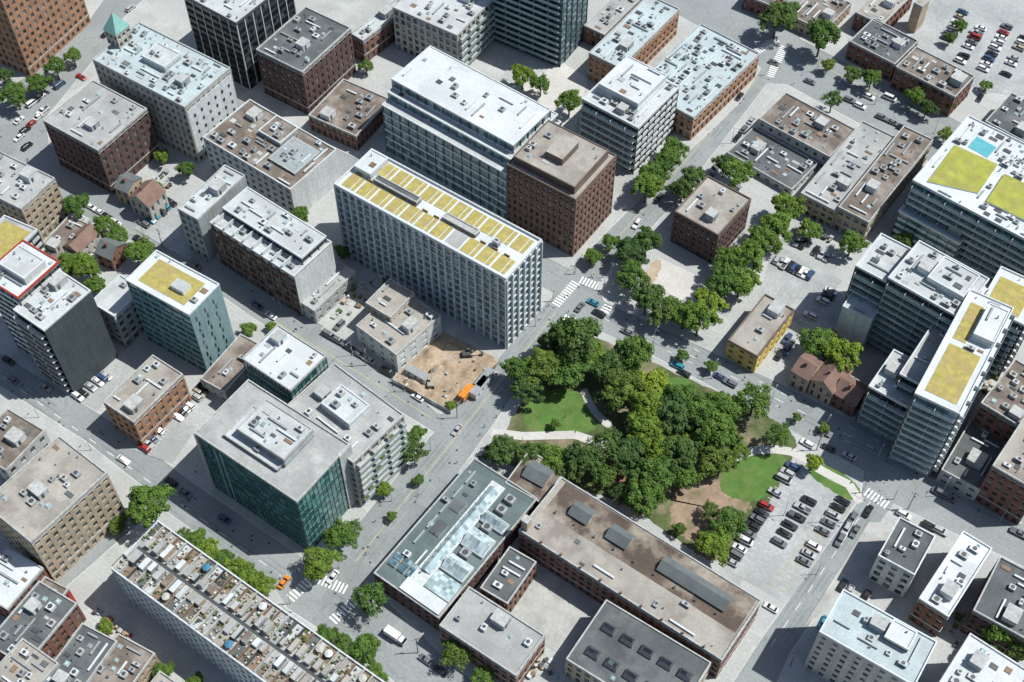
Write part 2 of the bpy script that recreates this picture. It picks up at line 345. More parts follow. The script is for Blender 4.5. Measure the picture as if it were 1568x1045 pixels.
def clutter(mb,x0,x1,y0,y1,z,dens,rg,avoid=None,big=True):
    w=x1-x0;h=y1-y0
    if w<3 or h<3: return
    used=list(avoid or [])
    def place(a,b):
        for _ in range(12):
            x=rg.uniform(x0+.6,max(x0+.61,x1-a-.6)); y=rg.uniform(y0+.6,max(y0+.61,y1-b-.6))
            if x+a>x1-.3 or y+b>y1-.3: continue
            if all(x+a+.3<u[0] or x>u[1]+.3 or y+b+.3<u[2] or y>u[3]+.3 for u in used):
                used.append((x,x+a,y,y+b)); return x,y
        return None
    if big and w*h>180 and dens>0:
        a,b=rg.uniform(3,5),rg.uniform(3,5); q=place(a,b)
        if q:
            hh=rg.uniform(2.2,3.2); mb.box(q[0],q[0]+a,q[1],q[1]+b,z-.1,z+hh,rg.choice(['concrete','metal_white','grey_wall'])); mb.box(q[0]-.12,q[0]+a+.12,q[1]-.12,q[1]+b+.12,z+hh-.02,z+hh+.15,'concrete')
            mb.box(q[0]+a-.02,q[0]+a+.05,q[1]+.8,q[1]+1.7,z,z+2,'metal_dark')
    for _ in range(int(w*h/22*dens)+1):
        k=rg.random()
        if k<.34:
            a,b,hh=rg.uniform(1,2.8),rg.uniform(1,2.2),rg.uniform(.8,1.6); q=place(a,b)
            if q:
                x,y=q; m=rg.choice(['metal_grey','metal_white','metal_grey','concrete'])
                mb.box(x+.1,x+a-.1,y+.1,y+b-.1,z-.05,z+.25,'metal_dark'); mb.box(x,x+a,y,y+b,z+.25,z+hh,m)
                r=min(a,b)*.36; mb.cyl(x+a*.5,y+b*.5,z+hh-.01,z+hh+.12,r,m,10,top='metal_dark')
                if a>2: mb.box(x+a*.1,x+a*.9,y-.03,y+.03,z+.4,z+hh*.85,'metal_dark')
        elif k<.52:
            L=rg.uniform(2.5,min(9,max(w,h)*.6)); a,b=(L,.55) if rg.random()<.5 else (.55,L); q=place(a,b)
            if q:
                x,y=q; mb.box(x,x+a,y,y+b,z+.3,z+.75,rg.choice(['metal_grey','metal_white']))
                for tt in (.15,.85): mb.box(x+a*tt-.1,x+a*tt+.1,y+b*tt-.1,y+b*tt+.1,z-.05,z+.31,'metal_dark')
        elif k<.74:
            q=place(.5,.5)
            if q: mb.cyl(q[0]+.25,q[1]+.25,z-.05,z+rg.uniform(.5,1.2),rg.uniform(.12,.28),'metal_grey',8,top='metal_dark')
        elif k<.86:
            a=rg.uniform(.9,1.6); q=place(a,a)
            if q: x,y=q; mb.box(x,x+a,y,y+a,z-.05,z+.3,'metal_white'); mb.frus((x+.05,x+a-.05,y+.05,y+a-.05),(x+.3,x+a-.3,y+.3,y+a-.3),z+.3,z+.5,'rail_glass','skylight_glass')
        else:
            a,b=rg.uniform(1.2,3),rg.uniform(.8,2); q=place(a,b)
            if q: x,y=q; mb.box(x,x+a,y,y+b,z-.05,z+rg.uniform(.1,.35),rg.choice(['wood','concrete','metal_dark','roof_dark']))
def flat(mb,x0,x1,y0,y1,z,roof,par,ph,pwid=.35):
    e=.06
    mb.box(x0+pwid-.05,x1-pwid+.05,y0+pwid-.05,y1-pwid+.05,z-.3,z+.06,par,top='roof_'+roof)
    mb.box(x0-e,x1+e,y0-e,y0+pwid,z-.28,z+ph,par); mb.box(x0-e,x1+e,y1-pwid,y1+e,z-.28,z+ph,par)
    mb.box(x0-e,x0+pwid,y0+pwid,y1-pwid,z-.28,z+ph,par); mb.box(x1-pwid,x1+e,y0+pwid,y1-pwid,z-.28,z+ph,par)
class B:
    def __init__(s,name,L,F,R,drop,st,roof='grey',cl=1.0,ph=.6,z0=.0,H=None,big=True):
        s.name=name; s.mb=MB(); s.H=H if H else Hdrop(F,drop); H=s.H; s.rg=random.Random(F[0]*131+F[1])
        l,f,r=U(L,H),U(F,H),U(R,H); s.f=f
        a1=l-f; a2=r-f; la,lb=a1.length,a2.length
        t1=math.atan2(-a1.y,-a1.x); t2=math.atan2(-a2.x,a2.y)
        rot=(t1*la+t2*lb)/(la+lb); lim=math.radians(7); rot=max(-lim,min(lim,rot))
        if abs(rot)<math.radians(.8): rot=0
        s.rot=rot; ux=Vector((math.cos(rot),math.sin(rot),0)); uy=Vector((-ux.y,ux.x,0)); s.ux,s.uy=ux,uy
        s.x0=a1.dot(ux); s.y1=a2.dot(uy); s.a=-s.x0; s.b=s.y1; s.st=st; s.avoid=[]; s.roof=roof; s.cl=cl; s.big=big
        facade(s.mb,s.x0,0,0,s.y1,z0,H,st); flat(s.mb,s.x0,0,0,s.y1,H,roof,st['par'],ph)
    def loc(s,p,z):
        w=U(p,z)-Vector((s.f.x,s.f.y,z)); return w.dot(s.ux),w.dot(s.uy)
    def rect(s,L,F,R,z):
        fx,fy=s.loc(F,z); lx,_=s.loc(L,z); _,ry=s.loc(R,z); return min(lx,fx-.5),fx,fy,max(ry,fy+.5)
    def tier(s,L,F,R,dh,st,roof='grey',cl=.6,ph=.4,base=None,av=True,big=False):
        b=s.H if base is None else base; z=b+dh; x0,x1,y0,y1=s.rect(L,F,R,z)
        facade(s.mb,x0,x1,y0,y1,b,z,st); flat(s.mb,x0,x1,y0,y1,z,roof,st['par'],ph); clutter(s.mb,x0+.4,x1-.4,y0+.4,y1-.4,z+.06,cl,s.rg,big=big)
        if av: s.avoid.append((x0,x1,y0,y1))
        s.last=(x0,x1,y0,y1,z); return s
    def frac(s,fx0,fx1,fy0,fy1,dh,st,roof='grey',cl=.6,ph=.4):
        x0=s.x0*(1-fx0);x1=s.x0*(1-fx1);y0=s.b*fy0;y1=s.b*fy1; z=s.H+dh
        facade(s.mb,x0,x1,y0,y1,s.H,z,st); flat(s.mb,x0,x1,y0,y1,z,roof,st['par'],ph); clutter(s.mb,x0+.4,x1-.4,y0+.4,y1-.4,z+.06,cl,s.rg,big=False)
        s.avoid.append((x0,x1,y0,y1)); s.last=(x0,x1,y0,y1,z); return s
    def panel(s,fx0,fx1,fy0,fy1,mat,h=.15):
        x0=s.x0*(1-fx0);x1=s.x0*(1-fx1);y0=s.b*fy0;y1=s.b*fy1
        s.mb.box(x0,x1,y0,y1,s.H+.0,s.H+.06+h,'metal_white',top=mat); s.avoid.append((x0,x1,y0,y1)); return s
    def done(s):
        if s.cl>0: clutter(s.mb,s.x0+.5,-.5,.5,s.b-.5,s.H+.06,s.cl,s.rg,s.avoid,s.big)
        return s.mb.obj(s.name,(s.f.x,s.f.y,0),s.rot)
def st(base,**k): d=dict(base); d.update(k); return d
BRr=S('brick_red'); BRd=S('brick_dark',st=3.5,bw=3,pw=1.6,par='concrete'); BRo=S('brick_orange',st=3.5,bw=3,pw=1.5); BRt=S('brick_tan',bw=2.8,pw=1.3); BRb=S('brick_brown',st=3.6,bh=1.5,bw=2.6,pw=1.2)
LOW=S('concrete',st=4,bw=4,pw=2.4,bh=2.2); WHT=S('white_wall',st=3.4,bh=1.5,bw=3.4,pw=1.8,par='white_wall'); GRD=S('white_wall',st=3.15,bh=.5,bw=3.0,pw=.55,glass='glass_blue',proud=.5,par='metal_white')
CUR=S('concrete',st=3.8,bh=.35,bw=1.6,pw=.1,glass='glass_teal',pier='spandrel_teal',band='spandrel_teal',t=.12); STRIP=S('white_wall',st=3.3,bh=1.2,bw=4,pw=.25,glass='glass_dark',par='metal_white',pier='metal_dark')
DARK=S('black_wall',st=3.2,bh=.9,bw=3,pw=.6,glass='glass_dark',par='metal_dark'); MECH=S('grey_wall',st=3.5,bh=3.4,bw=6,pw=0,par='concrete',glass='grey_wall'); MECHW=S('white_wall',st=3.5,bh=3.4,bw=6,pw=0,par='metal_white',glass='white_wall')
BALC=S('concrete_dark',st=3.1,bh=.6,bw=4,pw=.5,glass='glass_blue',par='grey_wall',balc='y'); TERR=S('white_wall',st=3.2,bh=.55,bw=5,pw=.35,glass='glass_dark',pier='brown_panel',par='metal_white',balc='xy')
# ---- top left
B('office_tower',(-120,-110),(-22,-62),(72,-150),180,st(BRo,st=3.4),'grey').done()
b=B('stone_office_building',(143,92),(283,166),(352,105),84,S('stone_beige',st=3.6,bh=1.7,bw=2.8,pw=1.4,par='concrete'),'blue',1.6)
b.tier((160,46),(178,56),(198,40),6,S('stone_beige',bw=2,pw=.9,par='stone_beige'),'grey',0)
x0,x1,y0,y1,z=b.last; b.mb.frus((x0-.3,x1+.3,y0-.3,y1+.3),((x0+x1)/2-.1,(x0+x1)/2+.1,(y0+y1)/2-.1,(y0+y1)/2+.1),z+.42,z+7,'copper_teal','copper_teal')
b.frac(.35,.6,.4,.75,2.5,MECHW,'light'); b.mb.box(-.05,.16,.5,b.b-.5,3,b.H-2,'white_wall')
for i in range(6):
    for k in range(5): y=b.b*(.12+i*.15); zz=5+k*(b.H-8)/5; b.mb.box(.14,.20,y,y+1,zz,zz+1.5,'glass_dark')
b.done()
B('brick_warehouse',(70,183),(150,232),(220,165),66,BRd,'grey',.8).done()
B('apartment_building',(-60,270),(33,322),(80,272),56,BRt,'grey').done()
b=B('residential_building',(-40,380),(2,412),(47,348),62,STRIP,'grey',.3); b.panel(.1,.9,.1,.9,'sedum'); b.done()
b=B('warehouse',(307,215),(445,292),(520,233),46,st(WHT,blank='x'),'brown',.9); b.frac(.35,.6,.55,.95,1.8,st(MECHW,wall='cream_wall'),'brown',1.5); b.frac(.62,.92,.25,.8,.8,MECH,'brown',1.6); b.done()
B('concrete_building',(273,320),(303,338),(375,270),62,S('grey_wall',blank='x',par='concrete'),'light',.8).done()
b=B('loft_building',(322,342),(450,425),(508,372),60,S('brick_brown',st=3.4,bh=.9,bw=4,pw=.8,blank='x',par='metal_white'),'light',.6)
b.mb.box(.08,.14,.2,b.b-.2,.5,b.H-.3,'white_wall'); b.frac(.03,.97,.3,.95,3.3,STRIP,'light',1.4)
for i in range(8): x=b.x0*(1-(.05+i*.115)); b.mb.box(x,x+.3,.4,b.b*.29,b.H,b.H+2.2,'metal_white')
b.done()
# ---- white grid building with sedum roof
b=B('white_grid_apartment_building',(512,285),(775,430),(830,370),104,GRD,'white',0,1.0)
nP=11
for i in range(nP):
    f0=.022+i*.0875; f1=f0+.077
    for (ya,yb) in ((.08,.40),(.60,.92)):
        if i==7 and ya<.5: b.panel(f0,f1,ya,yb,'roof_grey',.05); continue
        if i==0 and ya>.5: continue
        b.panel(f0,f0+.052,ya,yb,'sedum'); b.panel(f0+.056,f1,ya,yb,'sedum')
b.frac(.14,.40,.43,.56,1.6,MECH,'dark',.8); b.frac(.55,.74,.43,.56,1.3,MECH,'grey',.8); b.frac(.02,.12,.45,.92,2.5,MECHW,'white',.5)
for i in range(14):
    x=b.x0*(1-(.05+i*.067)); b.mb.box(x-1.0,x+1.0,b.b*.41,b.b*.425,b.H,b.H+.9,'wood')
b.frac(.83,.86,.46,.54,2.4,MECH,'dark',0); b.done()
B('low_rise_building',(545,500),(607,545),(676,486),26,S('white_wall',bw=5,pw=3,bh=2.2),'tan',.8).done()
B('workshop',(560,465),(598,488),(635,450),34,BRt,'tan',.6).done()
B('row_building',(455,462),(482,478),(545,418),18,LOW,'grey',1.5).done()
B('dark_office_tower',(280,-5),(362,38),(447,-28),100,st(DARK,pier='metal_white',bw=4.5,pw=.35),'light',1.0).done()
B('brick_office_building',(387,82),(463,112),(545,48),66,BRd,'dark',1.2).done()
B('brick_shop',(478,172),(545,210),(590,150),22,BRb,'brown',.8).done()
B('brick_shop',(538,52),(556,64),(645,-5),34,BRr,'light',1).done()
B('apartment_building',(602,12),(700,56),(768,-15),62,S('cream_wall',bw=3,pw=1.2,bh=1.2,balc='x',par='concrete'),'light',.8).done()
TS=st(STRIP,st=4,glass='glass_blue',bh=.9)
b=B('terraced_office_building',(580,165),(776,268),(865,190),70,TS,'light',.2,.3); b.tier((590,145),(782,246),(862,180),3.5,TS,'light',.2,base=b.H,av=False); b.tier((597,124),(786,224),(850,172),7.5,TS,'white',.35,base=b.H)
b.cl=0; b.done()
b=B('brown_brick_office_building',(775,254),(882,308),(945,240),86,st(BRb,bw=2.4,pw=1.1,par='brown_panel'),'tan',.2)
b.frac(.05,.93,.08,.92,3.2,S('brown_panel',bh=3.4,pw=0,par='brown_panel',glass='brown_panel'),'tan',.5)
x0,x1,y0,y1,z=b.last; b.mb.box(x0+9,x1-9,y0+6,y1-5,z-.1,z+3,'brown_panel',top='roof_tan'); b.done()
B('glass_condo_tower',(752,-52),(862,-8),(903,-55),112,BALC,'grey').done()
b=B('modern_office_building',(887,157),(977,198),(1046,138),70,st(STRIP,bh=1.4,balc='y'),'light',.5); b.frac(.1,.8,.25,.95,4,MECHW,'white',.8); b.done()
B('brick_factory',(978,125),(1062,182),(1152,78),34,BRo,'blue',1.8,big=False).done()
B('brick_factory',(902,82),(950,106),(1040,15),38,BRo,'blue',1.6).done()
B('brick_factory',(895,40),(925,55),(1010,-30),24,BRr,'grey',1).done()
B('brick_heritage_building',(1033,325),(1100,362),(1150,306),44,S('brick_dark',bw=2.6,pw=1.3,par='brown_panel'),'tan',.4).done()
B('low_commercial_building',(1165,180),(1270,242),(1305,197),22,LOW,'brown',1.4).done()
B('low_commercial_building',(1120,228),(1212,292),(1255,252),9,LOW,'dark',1.4).done()
B('low_commercial_building',(1232,290),(1280,325),(1362,207),26,BRt,'grey',1).done()
B('low_commercial_building',(1284,318),(1330,342),(1428,215),32,BRt,'brown',1).done()
B('yellow_shop_building',(1112,525),(1160,548),(1220,478),24,S('yellow_wall',bw=4,pw=2.2,bh=1.8,par='brown_panel'),'tan',.4).done()
# ---- right side
def roofparts(b,items):
    for pts,mat,h in items:
        zt=b.H+.05; w=[b.loc(p,zt+h) for p in pts]; n=len(w)
        for i in range(n):
            a,c=w[i],w[(i+1)%n]; b.mb.face([(a[0],a[1],zt),(c[0],c[1],zt),(c[0],c[1],zt+h),(a[0],a[1],zt+h)],'metal_white')
        b.mb.face([(a[0],a[1],zt+h) for a in w],mat); xs=[a[0] for a in w]; ys=[a[1] for a in w]; b.avoid.append((min(xs),max(xs),min(ys),max(ys)))
b=B('modern_residential_building',(1393,282),(1640,405),(1728,300),72,st(STRIP,glass='glass_teal',balc='y'),'white',1.4)
roofparts(b,[([(1420,278),(1498,296),(1528,252),(1462,222)],'sedum_lime',.5),([(1510,308),(1600,352),(1630,310),(1538,266)],'sedum_lime',.9),([(1482,225),(1512,242),(1526,226),(1496,209)],'pool_water',.15)]); b.done()
B('glass_podium_building',(1375,325),(1470,375),(1505,335),36,st(STRIP,glass='glass_teal'),'blue',.6).done()
b=B('stepped_office_building',(1358,428),(1468,488),(1517,430),96,TERR,'light',1); b.frac(.4,.9,.3,.85,2.6,MECHW,'light',1.2); b.done()
B('stepped_office_building',(1310,408),(1362,436),(1400,385),85,TERR,'light',1).done()
B('stepped_office_building',(1378,572),(1408,590),(1468,492),70,TERR,'grey',.8).done()
B('stepped_office_building',(1330,592),(1395,628),(1432,570),52,TERR,'light',1).done()
B('white_annex_building',(1290,470),(1335,492),(1355,462),50,st(WHT,blank='y'),'light',.6).done()
b=B('condo_building',(1403,598),(1470,636),(1545,470),95,st(TERR,glass='glass_blue'),'white',.6); b.panel(.15,.85,.06,.50,'sedum'); b.panel(.15,.45,.55,.9,'sedum'); b.frac(.5,.95,.6,.9,3,MECHW,'white',.4); b.done()
b=B('condo_building',(1500,465),(1570,500),(1600,440),80,TERR,'white',.4); b.panel(.1,.8,.1,.8,'sedum'); b.done()
B('low_commercial_building',(1440,722),(1500,752),(1560,650),16,LOW,'dark',.8).done()
B('brick_warehouse',(1500,620),(1562,655),(1620,590),45,BRr,'brown',1).done()
B('brick_warehouse',(1518,716),(1590,755),(1640,680),50,BRr,'tan',1).done()
B('brick_shop',(1303,62),(1370,100),(1402,62),26,BRr,'dark',1.2).done()
B('brick_shop',(1375,100),(1462,150),(1492,118),30,BRr,'brown',1.2).done()
B('low_commercial_building',(1210,22),(1262,50),(1300,5),16,BRt,'brown',1).done()
B('low_commercial_building',(1140,-8),(1180,10),(1230,-50),20,BRr,'dark',1).done()
B('brick_shop',(1310,20),(1350,40),(1400,-10),25,BRr,'tan',1).done()
B('low_commercial_building',(1510,185),(1600,235),(1640,190),24,LOW,'dark',1.2).done()
B('brick_tower_block',(1400,5),(1412,12),(1425,0),40,S('brick_tan',blank='xy'),'tan',0).done()
# ---- lower left
B('dark_apartment_tower',(18,478),(68,508),(142,448),98,st(DARK,wall='concrete_dark',blank='x',par='metal_white',balc='y',rail='metal_dark'),'light',1.8).done()
b=B('residential_building',(-30,425),(28,458),(92,402),110,st(STRIP,par='red_wall'),'white',1.2); b.frac(.2,.9,.3,.8,3,MECHW,'light'); b.done()
b=B('teal_apartment_building',(187,436),(290,484),(343,440),90,S('teal_wall',st=3.2,bh=1.0,bw=4,pw=.4,glass='glass_teal',par='metal_white',blank='x'),'white',.3)
b.panel(.12,.85,.15,.85,'sedum'); b.mb.box(-b.a*.45,-b.a*.25,b.b*.35,b.b*.6,b.H,b.H+2,'metal_white',top='roof_light')
for i in range(9):
    for k in range(3):
        y=b.b*(.12+.28*k+.04*(i%2)); zz=2+i*(b.H-4)/9; b.mb.box(0,.1,y,y+.7,zz,zz+2.2,'glass_dark')
b.done()
B('low_rise_building',(143,460),(175,486),(215,440),48,S('grey_wall',par='metal_white'),'light',.2).done()
B('brick_shop',(153,622),(205,648),(286,578),38,BRo,'tan',.8).done()
B('low_rise_building',(308,580),(345,602),(405,532),16,LOW,'brown',.5).done()
B('glass_office_building',(365,556),(445,600),(506,550),66,st(CUR,band='concrete'),'white',.8).done()
b=B('mid_rise_apartment_building',(440,622),(541,710),(613,632),66,S('cream_wall',st=3.1,bh=1.0,bw=3.5,pw=1.1,par='concrete',balc='x'),'grey',.4)
b.frac(.3,.7,.35,.75,3,MECHW,'light',1)
for i in range(9):
    yy=b.b*(.06+i*.1); b.mb.box(.2,1.3,yy,yy+1.6,3.2+(i*3.1)%(b.H-6),4.1+(i*3.1)%(b.H-6),'planter_green')
b.done()
b=B('glass_office_building',(298,665),(455,770),(536,682),76,CUR,'grey',.4)
b.mb.box(b.x0-.3,b.x0+.6,-.3,.6,0,b.H+.5,'concrete'); b.mb.box(-.6,.35,b.b-5,b.b+.2,0,b.H+.4,'concrete')
for k in (.18,.24): b.mb.box(b.x0*(1-k),b.x0*(1-k)+.5,-.25,.1,0,b.H-1,'teal_wall')
b.frac(.2,.72,.18,.72,1.2,MECH,'light',.6); b.tier((365,655),(435,705),(475,655),3.5,MECH,'light',1.8,base=b.H+1,av=False); b.cl=0; b.done()
B('brick_warehouse',(-30,775),(48,832),(168,728),60,BRt,'tan',.7).done()
B('low_rise_building',(-50,690),(10,722),(72,662),22,LOW,'brown',1).done()
B('low_rise_building',(-40,895),(12,935),(62,868),24,BRr,'white',1).done()
# townhouses with roof terraces
b=B('row_of_townhouses',(165,878),(545,1150),(620,1068),40,st(WHT,bw=2.6,pw=1.1),'grey',0,.9)
rg=b.rg; n=30; z=b.H+.06
for i in range(n):
    xa=b.x0+(b.a)*i/n; xb=b.x0+b.a*(i+1)/n
    for (ya,yb,sgn) in ((.5,b.b*.46,1),(b.b*.54,b.b-.5,-1)):
        b.mb.box(xa-.1,xa+.1,ya,yb,z-.1,z+1.3,rg.choice(['wood','concrete','metal_dark','wood','cream_wall']))
        ym=ya+(yb-ya)*rg.uniform(.35,.65)
        dk=(ya+.2,ym) if sgn>0 else (ym,yb-.2); b.mb.box(xa+.2,xb-.2,*dk,z-.05,z+.12,rg.choice(['wood','roof_grey','roof_tan','roof_brown','roof_light','roof_tan','wood','roof_dark']))
        yc=(ym+.3,yb-.3) if sgn>0 else (ya+.3,ym-.3)
        if rg.random()<.85: b.mb.box(xa+.3,xa+.3+(xb-xa)*rg.uniform(.35,.6),yc[0],yc[1],z-.05,z+rg.uniform(1.4,2.5),rg.choice(['grey_wall','concrete','cream_wall','white_wall','brick_tan','concrete_dark']),top='roof_'+rg.choice(['grey','light','tan','white','grey','brown']))
        for _ in range(16):
            x=rg.uniform(xa+.2,xb-.8); y=rg.uniform(ya+.3,yb-.8); s_=rg.uniform(.25,.8); b.mb.box(x,x+s_,y,y+rg.uniform(.25,.8),z+.1,z+rg.uniform(.3,1.0),rg.choice(['planter_green','planter_green','metal_white','wood','metal_dark','metal_grey','brick_tan','concrete']))
        if rg.random()<.08: x=(xa+xb)/2; y=(dk[0]+dk[1])/2; b.mb.cyl(x,y,z,z+2,.04,'metal_white',6); b.mb.cyl(x,y,z+1.9,z+2.3,1.2,rg.choice(['metal_white','awning_blue','cream_wall']),8,r1=.05)
b.mb.box(b.x0+1,-1,b.b*.475,b.b*.525,z-.05,z+.08,'metal_dark'); b.done()
for (n_,L,F,R,d,s_,rf) in [('brick_shop',(-20,985),(38,1022),(118,925),22,BRr,'dark'),('low_rise_building',(-30,1050),(30,1085),(95,1020),22,LOW,'tan'),('brick_shop',(60,1045),(110,1080),(165,975),20,st(LOW,wall='red_wall'),'dark'),('low_rise_building',(130,1040),(185,1075),(235,1000),18,BRt,'brown'),('brick_shop',(10,960),(50,975),(110,905),18,st(LOW,wall='red_wall',band='red_wall',pier='red_wall'),'brown'),('low_rise_building',(195,1090),(250,1130),(300,1065),18,LOW,'tan')]:
    B(n_,L,F,R,d,s_,rf,2.2).done()
# ---- centre bottom
b=B('market_hall',(565,887),(672,948),(832,770),20,S('brick_dark',par='concrete',bw=3,pw=1.6),'greenblack',0,.5)
b.frac(.40,.60,.10,.93,1.0,MECHW,'white',.5,.1); x0,x1,y0,y1,z=b.last; H=b.H
b.mb.gable(x0+.5,x1-.5,y0+4,y1-2,z+.1,z+1.8,'skylight_glass','metal_white','y',.05)
for k in range(14): yy=y0+4+(y1-y0-6)*k/14; b.mb.box(x0+.4,x1-.4,yy,yy+.15,z+.05,z+.5,'metal_white')
for f0,f1 in ((.26,.38),(.46,.60),(.66,.74)):
    ya=b.b*f0; yb=b.b*f1; xe=-1.2; b.mb.box(x1+.3,xe,ya,yb,H-.1,H+1.2,'metal_white',top='roof_white'); b.mb.gable(x1+.5,xe-.2,ya+.3,yb-.3,H+1.25,H+3.2,'skylight_glass','skylight_glass','x',.1)
    ym=(ya+yb)/2
    for k in range(7):
        xx=x1+.5+(xe-x1-.8)*k/6
        b.mb.limb((xx,ya+.3,H+1.3),(xx,ym,H+3.28),.07,.07,'metal_white',4); b.mb.limb((xx,yb-.3,H+1.3),(xx,ym,H+3.28),.07,.07,'metal_white',4)
for f in (.4,.62,.77,.86):
    ya=b.b*f; b.mb.box(x1+2,x1+5,ya,ya+2.4,H,H+1.8,'metal_grey'); b.mb.cyl(x1+3.5,ya+1.2,H+1.78,H+2,.9,'metal_white',12,top='metal_dark')
b.mb.box(b.x0*.62,-.5,.5,b.b*.10,H,H+1.2,'metal_white',top='roof_white'); b.mb.box(x1+.2,-.5,b.b*.105,b.b*.24,H,H+1.6,'metal_white',top='skylight_glass')
for k in range(3):
    for j in range(2): xx=b.x0+1.5+k*3.2; yy=b.b*(.1+.05*j); b.mb.box(xx,xx+2.4,yy,yy+2,H,H+.9,'metal_white',top='glass_blue')
for k in range(5): yy=b.b*(.3+k*.13); b.mb.box(b.x0+3,b.x0+3.6,yy,yy+5,H,H+.7,'metal_grey')
for (a_,c_) in ((.42,.52),(.62,.7)): b.mb.box(b.x0+4.5,b.x0+8,b.b*a_,b.b*c_,H,H+.5,'metal_white',top='roof_dark')
b.cl=0; clutter(b.mb,b.x0+.5,x0-.5,.5,b.b-.5,H+.06,.5,b.rg,big=False); b.done()
B('low_rise_building',(672,960),(790,1036),(836,975),24,BRb,'grey',.3).done()
B('brick_shop',(735,902),(777,926),(822,862),20,BRb,'dark',1).done()
b=B('brick_factory',(795,812),(1105,1012),(1165,920),28,BRb,'tan',.15,.5,big=False)
b.panel(.03,.985,.42,.97,'roof_stained',.02)
for f0,f1 in ((.13,.22),(.32,.42),(.58,.9)):
    b.mb.gable(b.x0*(1-f0),b.x0*(1-f1),b.b*.58,b.b*.8,b.H+1.0,b.H+2.8,'shingle','shingle'); b.mb.box(b.x0*(1-f0),b.x0*(1-f1),b.b*.58,b.b*.8,b.H,b.H+.99,'cream_wall')
for k in range(9): xx=b.x0*(1-(.08+k*.1)); b.mb.cyl(xx,b.b*.5,b.H,b.H+1.1,.3,'metal_grey',8,top='metal_dark'); b.mb.box(xx+2,xx+2.5,.1,.7,b.H-.1,b.H+1.4,'brick_brown')
b.mb.box(b.x0+.2,b.x0+2.2,1,3,b.H-1,b.H+5,'brick_tan'); b.mb.box(b.x0,b.x0+2.4,.8,3.2,b.H+5,b.H+5.3,'concrete'); b.done()
b=B('brick_factory',(772,742),(830,772),(868,722),22,BRb,'stained',0,.4); b.mb.gable(b.x0*.75,b.x0*.2,b.b*.35,b.b*.8,b.H+.9,b.H+2.6,'shingle','shingle'); b.mb.box(b.x0*.75,b.x0*.2,b.b*.35,b.b*.8,b.H,b.H+.89,'cream_wall'); b.done()
b=B('skylit_workshop',(868,1008),(1030,1112),(1088,1015),22,BRt,'dark',0,.5)
for i in range(5):
    for j in range(2):
        x=b.x0*(1-(.1+i*.18)); y=b.b*(.2+j*.4); b.mb.box(x,x+4,y,y+2.6,b.H,b.H+1,'metal_grey'); b.mb.frus((x,x+4,y,y+2.6),(x+.6,x+3.4,y+.7,y+1.9),b.H+1,b.H+1.6,'metal_dark','glass_dark')
clutter(b.mb,b.x0+.5,-.5,.5,b.b*.18,b.H+.06,.8,b.rg,big=False); b.done()
# ---- lower right
B('black_roof_house',(1345,850),(1400,882),(1432,822),34,st(WHT),'dark',.8).done()
B('white_roof_shop',(1405,920),(1452,946),(1522,843),30,S('brick_red',par='metal_white'),'white',1).done()
b=B('apartment_building',(1252,972),(1400,1052),(1437,985),50,S('cream_wall',bw=3.6,pw=2,par='metal_white',bh=1.8),'blue',.5); b.frac(.55,.8,.5,.9,2,MECHW,'white',0); b.done()
B('white_roof_shop',(1432,1055),(1530,1112),(1585,1035),40,WHT,'white',1).done()
B('brick_warehouse',(1490,935),(1580,985),(1620,900),30,BRd,'dark',.8).done()
def house(name,L,F,R,drop,wall,roof,along='x'):
    b=B(name,L,F,R,drop,S(wall,bw=3,pw=1.8,bh=1.6,par=wall),'dark',0,.05); k=min(b.a,b.b)*.42
    b.mb.gable(b.x0,0,0,b.b,b.H+.06,b.H+k,roof,wall,along); b.mb.box(b.x0*.6,b.x0*.6+.8,b.b*.3,b.b*.3+.8,b.H,b.H+k+1,'brick_red'); b.done()
house('brick_house',(178,285),(196,296),(214,272),22,'brick_tan','shingle'); house('brick_house',(200,300),(228,318),(250,292),24,'cream_wall','shingle_brown','y')
house('brick_house',(1212,568),(1238,583),(1262,556),22,'brick_tan','shingle_brown'); house('brick_house',(1240,585),(1275,603),(1310,572),20,'brick_tan','shingle_brown','y'); house('brick_house',(1275,602),(1310,622),(1332,595),18,'brick_red','shingle_brown')
house('brick_house',(148,385),(170,398),(190,372),18,'brick_red','shingle'); house('brick_house',(100,375),(120,388),(150,355),16,'cream_wall','shingle_brown','y')
B('low_rise_building',(55,385),(100,410),(150,350),14,BRr,'brown',1).done()
rf=random.Random(3)
for i in range(-7,9):
    for j in range(-7,9):
        x,y=i*55+rf.uniform(-6,6),j*55+rf.uniform(-6,6)
        u,v,c=PR((x,y,0))
        if c<0 or (-190<u<1760 and -110<v<1260): continue
        w,d,h=rf.uniform(20,40),rf.uniform(18,36),rf.uniform(6,18)
        mbx=MB(); s_=rf.choice([BRr,BRt,LOW,BRb,WHT]); facade(mbx,-w/2,w/2,-d/2,d/2,0,h,s_); flat(mbx,-w/2,w/2,-d/2,d/2,h,rf.choice(['grey','tan','brown','light']),s_['par'],.6); clutter(mbx,-w/2,w/2,-d/2,d/2,h+.06,.5,rf)
        mbx.obj('city_building',(x,y,0))
